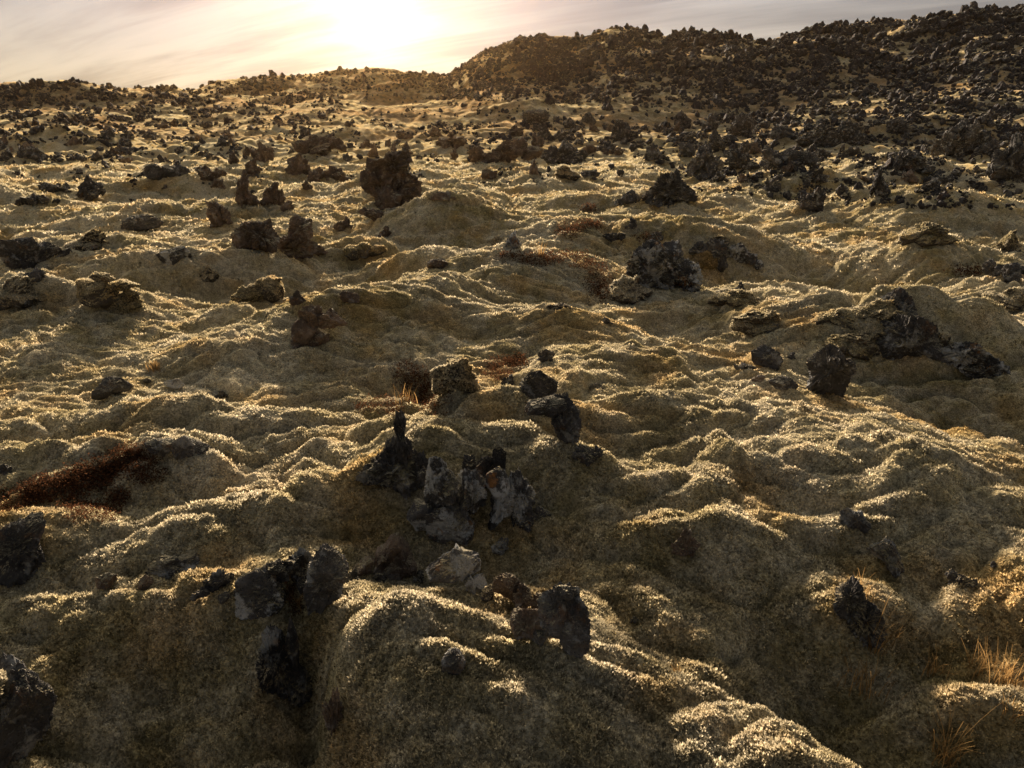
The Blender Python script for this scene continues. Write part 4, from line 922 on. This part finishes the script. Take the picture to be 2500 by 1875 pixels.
def shrub(poly, label, seed, dens=1.0, hgt=1.0):
    """Knee-low rusty shrub spread over ellipses (px, py, rx, ry, turn) of the photo."""
    r = np.random.default_rng(seed); PX, PY = [], []
    for (x, y, rx, ry, tn) in poly:
        n = int(rx*ry*.15*dens)+24; a = r.uniform(0, 6.283, n); q = r.random(n)**.62*1.15*(1+.25*perlin((np.cos(a)*2+x).astype(F32), (np.sin(a)*2).astype(F32), seed))
        u, v = q*np.cos(a)*rx, q*np.sin(a)*ry; c, s = math.cos(math.radians(-tn)), math.sin(math.radians(-tn))
        PX.append(x+u*c-v*s); PY.append(y+u*s+v*c)
    P, t = hit(np.concatenate(PX), np.concatenate(PY)); ok = ~np.isnan(t); P = P[ok]; t = t[ok]
    K = 9; n = len(P)
    size = np.maximum(.012, t/1667*3.4)
    tw = np.repeat(P, K, 0)+r.normal(size=(n*K, 3))*np.repeat(size, K)[:, None]*np.array([1.3, 1.3, .9])*1.2+np.array([0, 0, 1])*(np.repeat(size, K)*r.uniform(0, 3.6, n*K)*hgt)[:, None]
    d = r.normal(size=(n*K, 3)); d[:, 2] = np.abs(d[:, 2])*.8+.2; d /= np.linalg.norm(d, axis=1)[:, None]
    sd_ = np.cross(d, r.normal(size=d.shape)); sd_ /= np.linalg.norm(sd_, axis=1)[:, None]
    L = (np.repeat(size, K)*r.uniform(.6, 1.5, n*K))[:, None]
    V = np.stack([tw, tw+d*L*.5+sd_*L*.3, tw+d*L, tw+d*L*.5-sd_*L*.3], 1)
    o0 = P[0].copy(); V = V.reshape(-1, 3)-o0
    F = np.arange(n*K*4).reshape(-1, 4)
    o = mesh_obj('dwarf_shrub', V, F, M_RUST, smooth=False); o.location = o0
    set_tint(o, np.repeat(r.random(n*K)**1.3, 4)); tag(o, label, 'shrub')
shrub([(60, 1215, 90, 26, 18), (170, 1185, 110, 34, 14), (270, 1150, 90, 38, 18), (340, 1120, 60, 30, 14), (360, 1165, 45, 20, 0)], "long strip of rust-red dwarf shrub on the left below the flat slabs", 1)
shrub([(190, 1245, 40, 26, 0), (255, 1255, 36, 20, 0), (290, 1215, 24, 22, 30)], "small rust-red shrub clumps in front of the long shrub strip", 2)
shrub([(1040, 960, 55, 50, 0), (1000, 940, 34, 50, 20), (1060, 995, 40, 22, 0)], "dark reddish shrub filling the hollow behind the spire mound", 3, .7)
shrub([(920, 992, 46, 14, 10), (960, 1008, 26, 10, 0)], "thin orange shrub fringe left of the dark hollow", 4, .8)
shrub([(1235, 895, 46, 20, 0), (1215, 920, 34, 14, 0), (1265, 885, 26, 12, 0)], "orange-brown shrub above the mound's flat-topped block", 5)
shrub([(1322, 640, 48, 15, 0), (1255, 632, 40, 7, 0), (1390, 630, 40, 6, 0)], "bright orange-brown shrub on the moss plateau crest", 6)
shrub([(1395, 568, 34, 15, 8), (1450, 556, 26, 7, 0)], "dark red shrub patch on the slope above the bright orange-brown one", 7)
shrub([(1462, 690, 32, 30, 0), (1440, 650, 44, 10, 0), (1475, 722, 20, 22, 0)], "red shrub creeping down to the moss boulder by the largest black boulder", 8, .8)
shrub([(1435, 516, 18, 5, 0)], "little orange shrub at the small brown stone on the crest", 9)
shrub([(1580, 585, 34, 4, 0)], "thin red shrub line behind the largest black boulder", 10)
shrub([(2360, 668, 50, 9, 0)], "faint rusty shrub in the right dip", 11, .5)
shrub([(710, 1458, 14, 40, 10), (730, 1490, 16, 20, 0)], "red-stemmed shrub squeezed between the ring stones", 12, .6)
def grass(px, py, blades, hpx, spread, label, seed, long=0):
    r = np.random.default_rng(seed); P, t = hit(px, py); P = P[0]; t = t[0]; k = t/FPX
    V, F, n, T = [], [], 0, []
    blades = int(blades*1.9)
    for i in range(blades):
        b = r.normal(size=2)*spread*k*.2; az_ = r.uniform(0, 6.283); ln = hpx*k*r.uniform(.45, 1.05); bend = r.uniform(.25, 1.1)
        if i < long: ln = hpx*k*r.uniform(1.6, 1.9); bend = .35; az_ = r.uniform(-.2, .9)
        w0 = .0012+.60*k*r.uniform(.7, 1.2); S = 7
        th = r.uniform(.02, .35); x = np.array([b[0], b[1], -.02]); dirh = np.array([math.cos(az_), math.sin(az_), 0]); pts = [x.copy()]
        for j in range(S):
            a = th+bend*(j/S)**1.4; x = x+(dirh*math.sin(a)+np.array([0, 0, math.cos(a)]))*ln/S; pts.append(x.copy())
        sdv = np.cross(dirh, [0, 0, 1]); sdv = sdv*math.cos(.6)+dirh*math.sin(.6)*r.choice([-1, 1]); tt = r.random()
        for j, p in enumerate(pts):
            w = w0*(1-.75*j/S); 
            V += [p-sdv*w, p+sdv*w]; T += [tt, tt]
            if j: F.append((n+2*j-2, n+2*j-1, n+2*j+1, n+2*j))
        n += 2*len(pts)
    o = mesh_obj('grass_tuft', np.array(V), np.array(F), M_GRASS, smooth=True); o.location = P
    set_tint(o, np.array(T)); tag(o, label, 'grass')
grass(2092, 1462, 26, 75, 46, "fan of dry grass behind the big black stone at lower right", 1)
grass(2130, 1572, 34, 70, 60, "dry grass tuft with one long stalk at the right foot of the big black stone", 2, 2)
grass(2100, 1668, 40, 78, 110, "sparse dark dry grass below the big black stone at lower right", 3)
grass(2282, 1648, 22, 60, 50, "small dry grass tuft between the black stone and the right edge", 4)
grass(2400, 1640, 26, 80, 60, "left one of the pair of dry grass tufts at the lower right edge", 5)
grass(2462, 1672, 44, 78, 60, "bushy golden dry grass tuft touching the lower right edge", 6)
grass(2300, 1862, 34, 120, 60, "upright dry grass at the bottom right", 7, 1)
grass(1653, 1640, 14, 34, 20, "tiny orange grass tuft on the lower moss ridge", 8)
grass(2470, 1740, 18, 34, 40, "small orange grass tuft on moss below the bushy one, lower right edge", 9)
grass(378, 900, 40, 24, 34, "orange grass tuft on the left moss slope above the beak-like stone", 10)
grass(1318, 624, 14, 40, 30, "few dry stalks over the bright orange-brown shrub on the crest", 11)
grass(995, 985, 16, 60, 60, "thin dry stalks in the dark hollow behind the mound", 12)
grass(730, 1480, 10, 60, 16, "red-brown stalks beside the square grey-topped ring block", 13)
# ------------------------------------------------------------------ the air
HAZE_D = 0.000035
hz = bpy.data.meshes.new('haze'); b = 480.0
hv = [(x, y, z) for z in (-6.0, 60.0) for (x, y) in ((-b, -60), (b, -60), (b, b), (-b, b))]
hz.from_pydata(hv, [], [(0, 3, 2, 1), (4, 5, 6, 7), (0, 1, 5, 4), (1, 2, 6, 5), (2, 3, 7, 6), (3, 0, 4, 7)])
m, t = new_mat('haze_air')
pv = N(t, 'ShaderNodeVolumePrincipled', _Density=HAZE_D, _Anisotropy=.88); pv.inputs['Color'].default_value = (1, .64, .26, 1)
t.links.new(pv.outputs[0], N(t, 'ShaderNodeOutputMaterial').inputs['Volume'])
hz.materials.append(m); ho = bpy.data.objects.new('haze', hz); col.objects.link(ho)
tag(ho, "thin warm haze in the air over the whole lava field", kind='stuff')
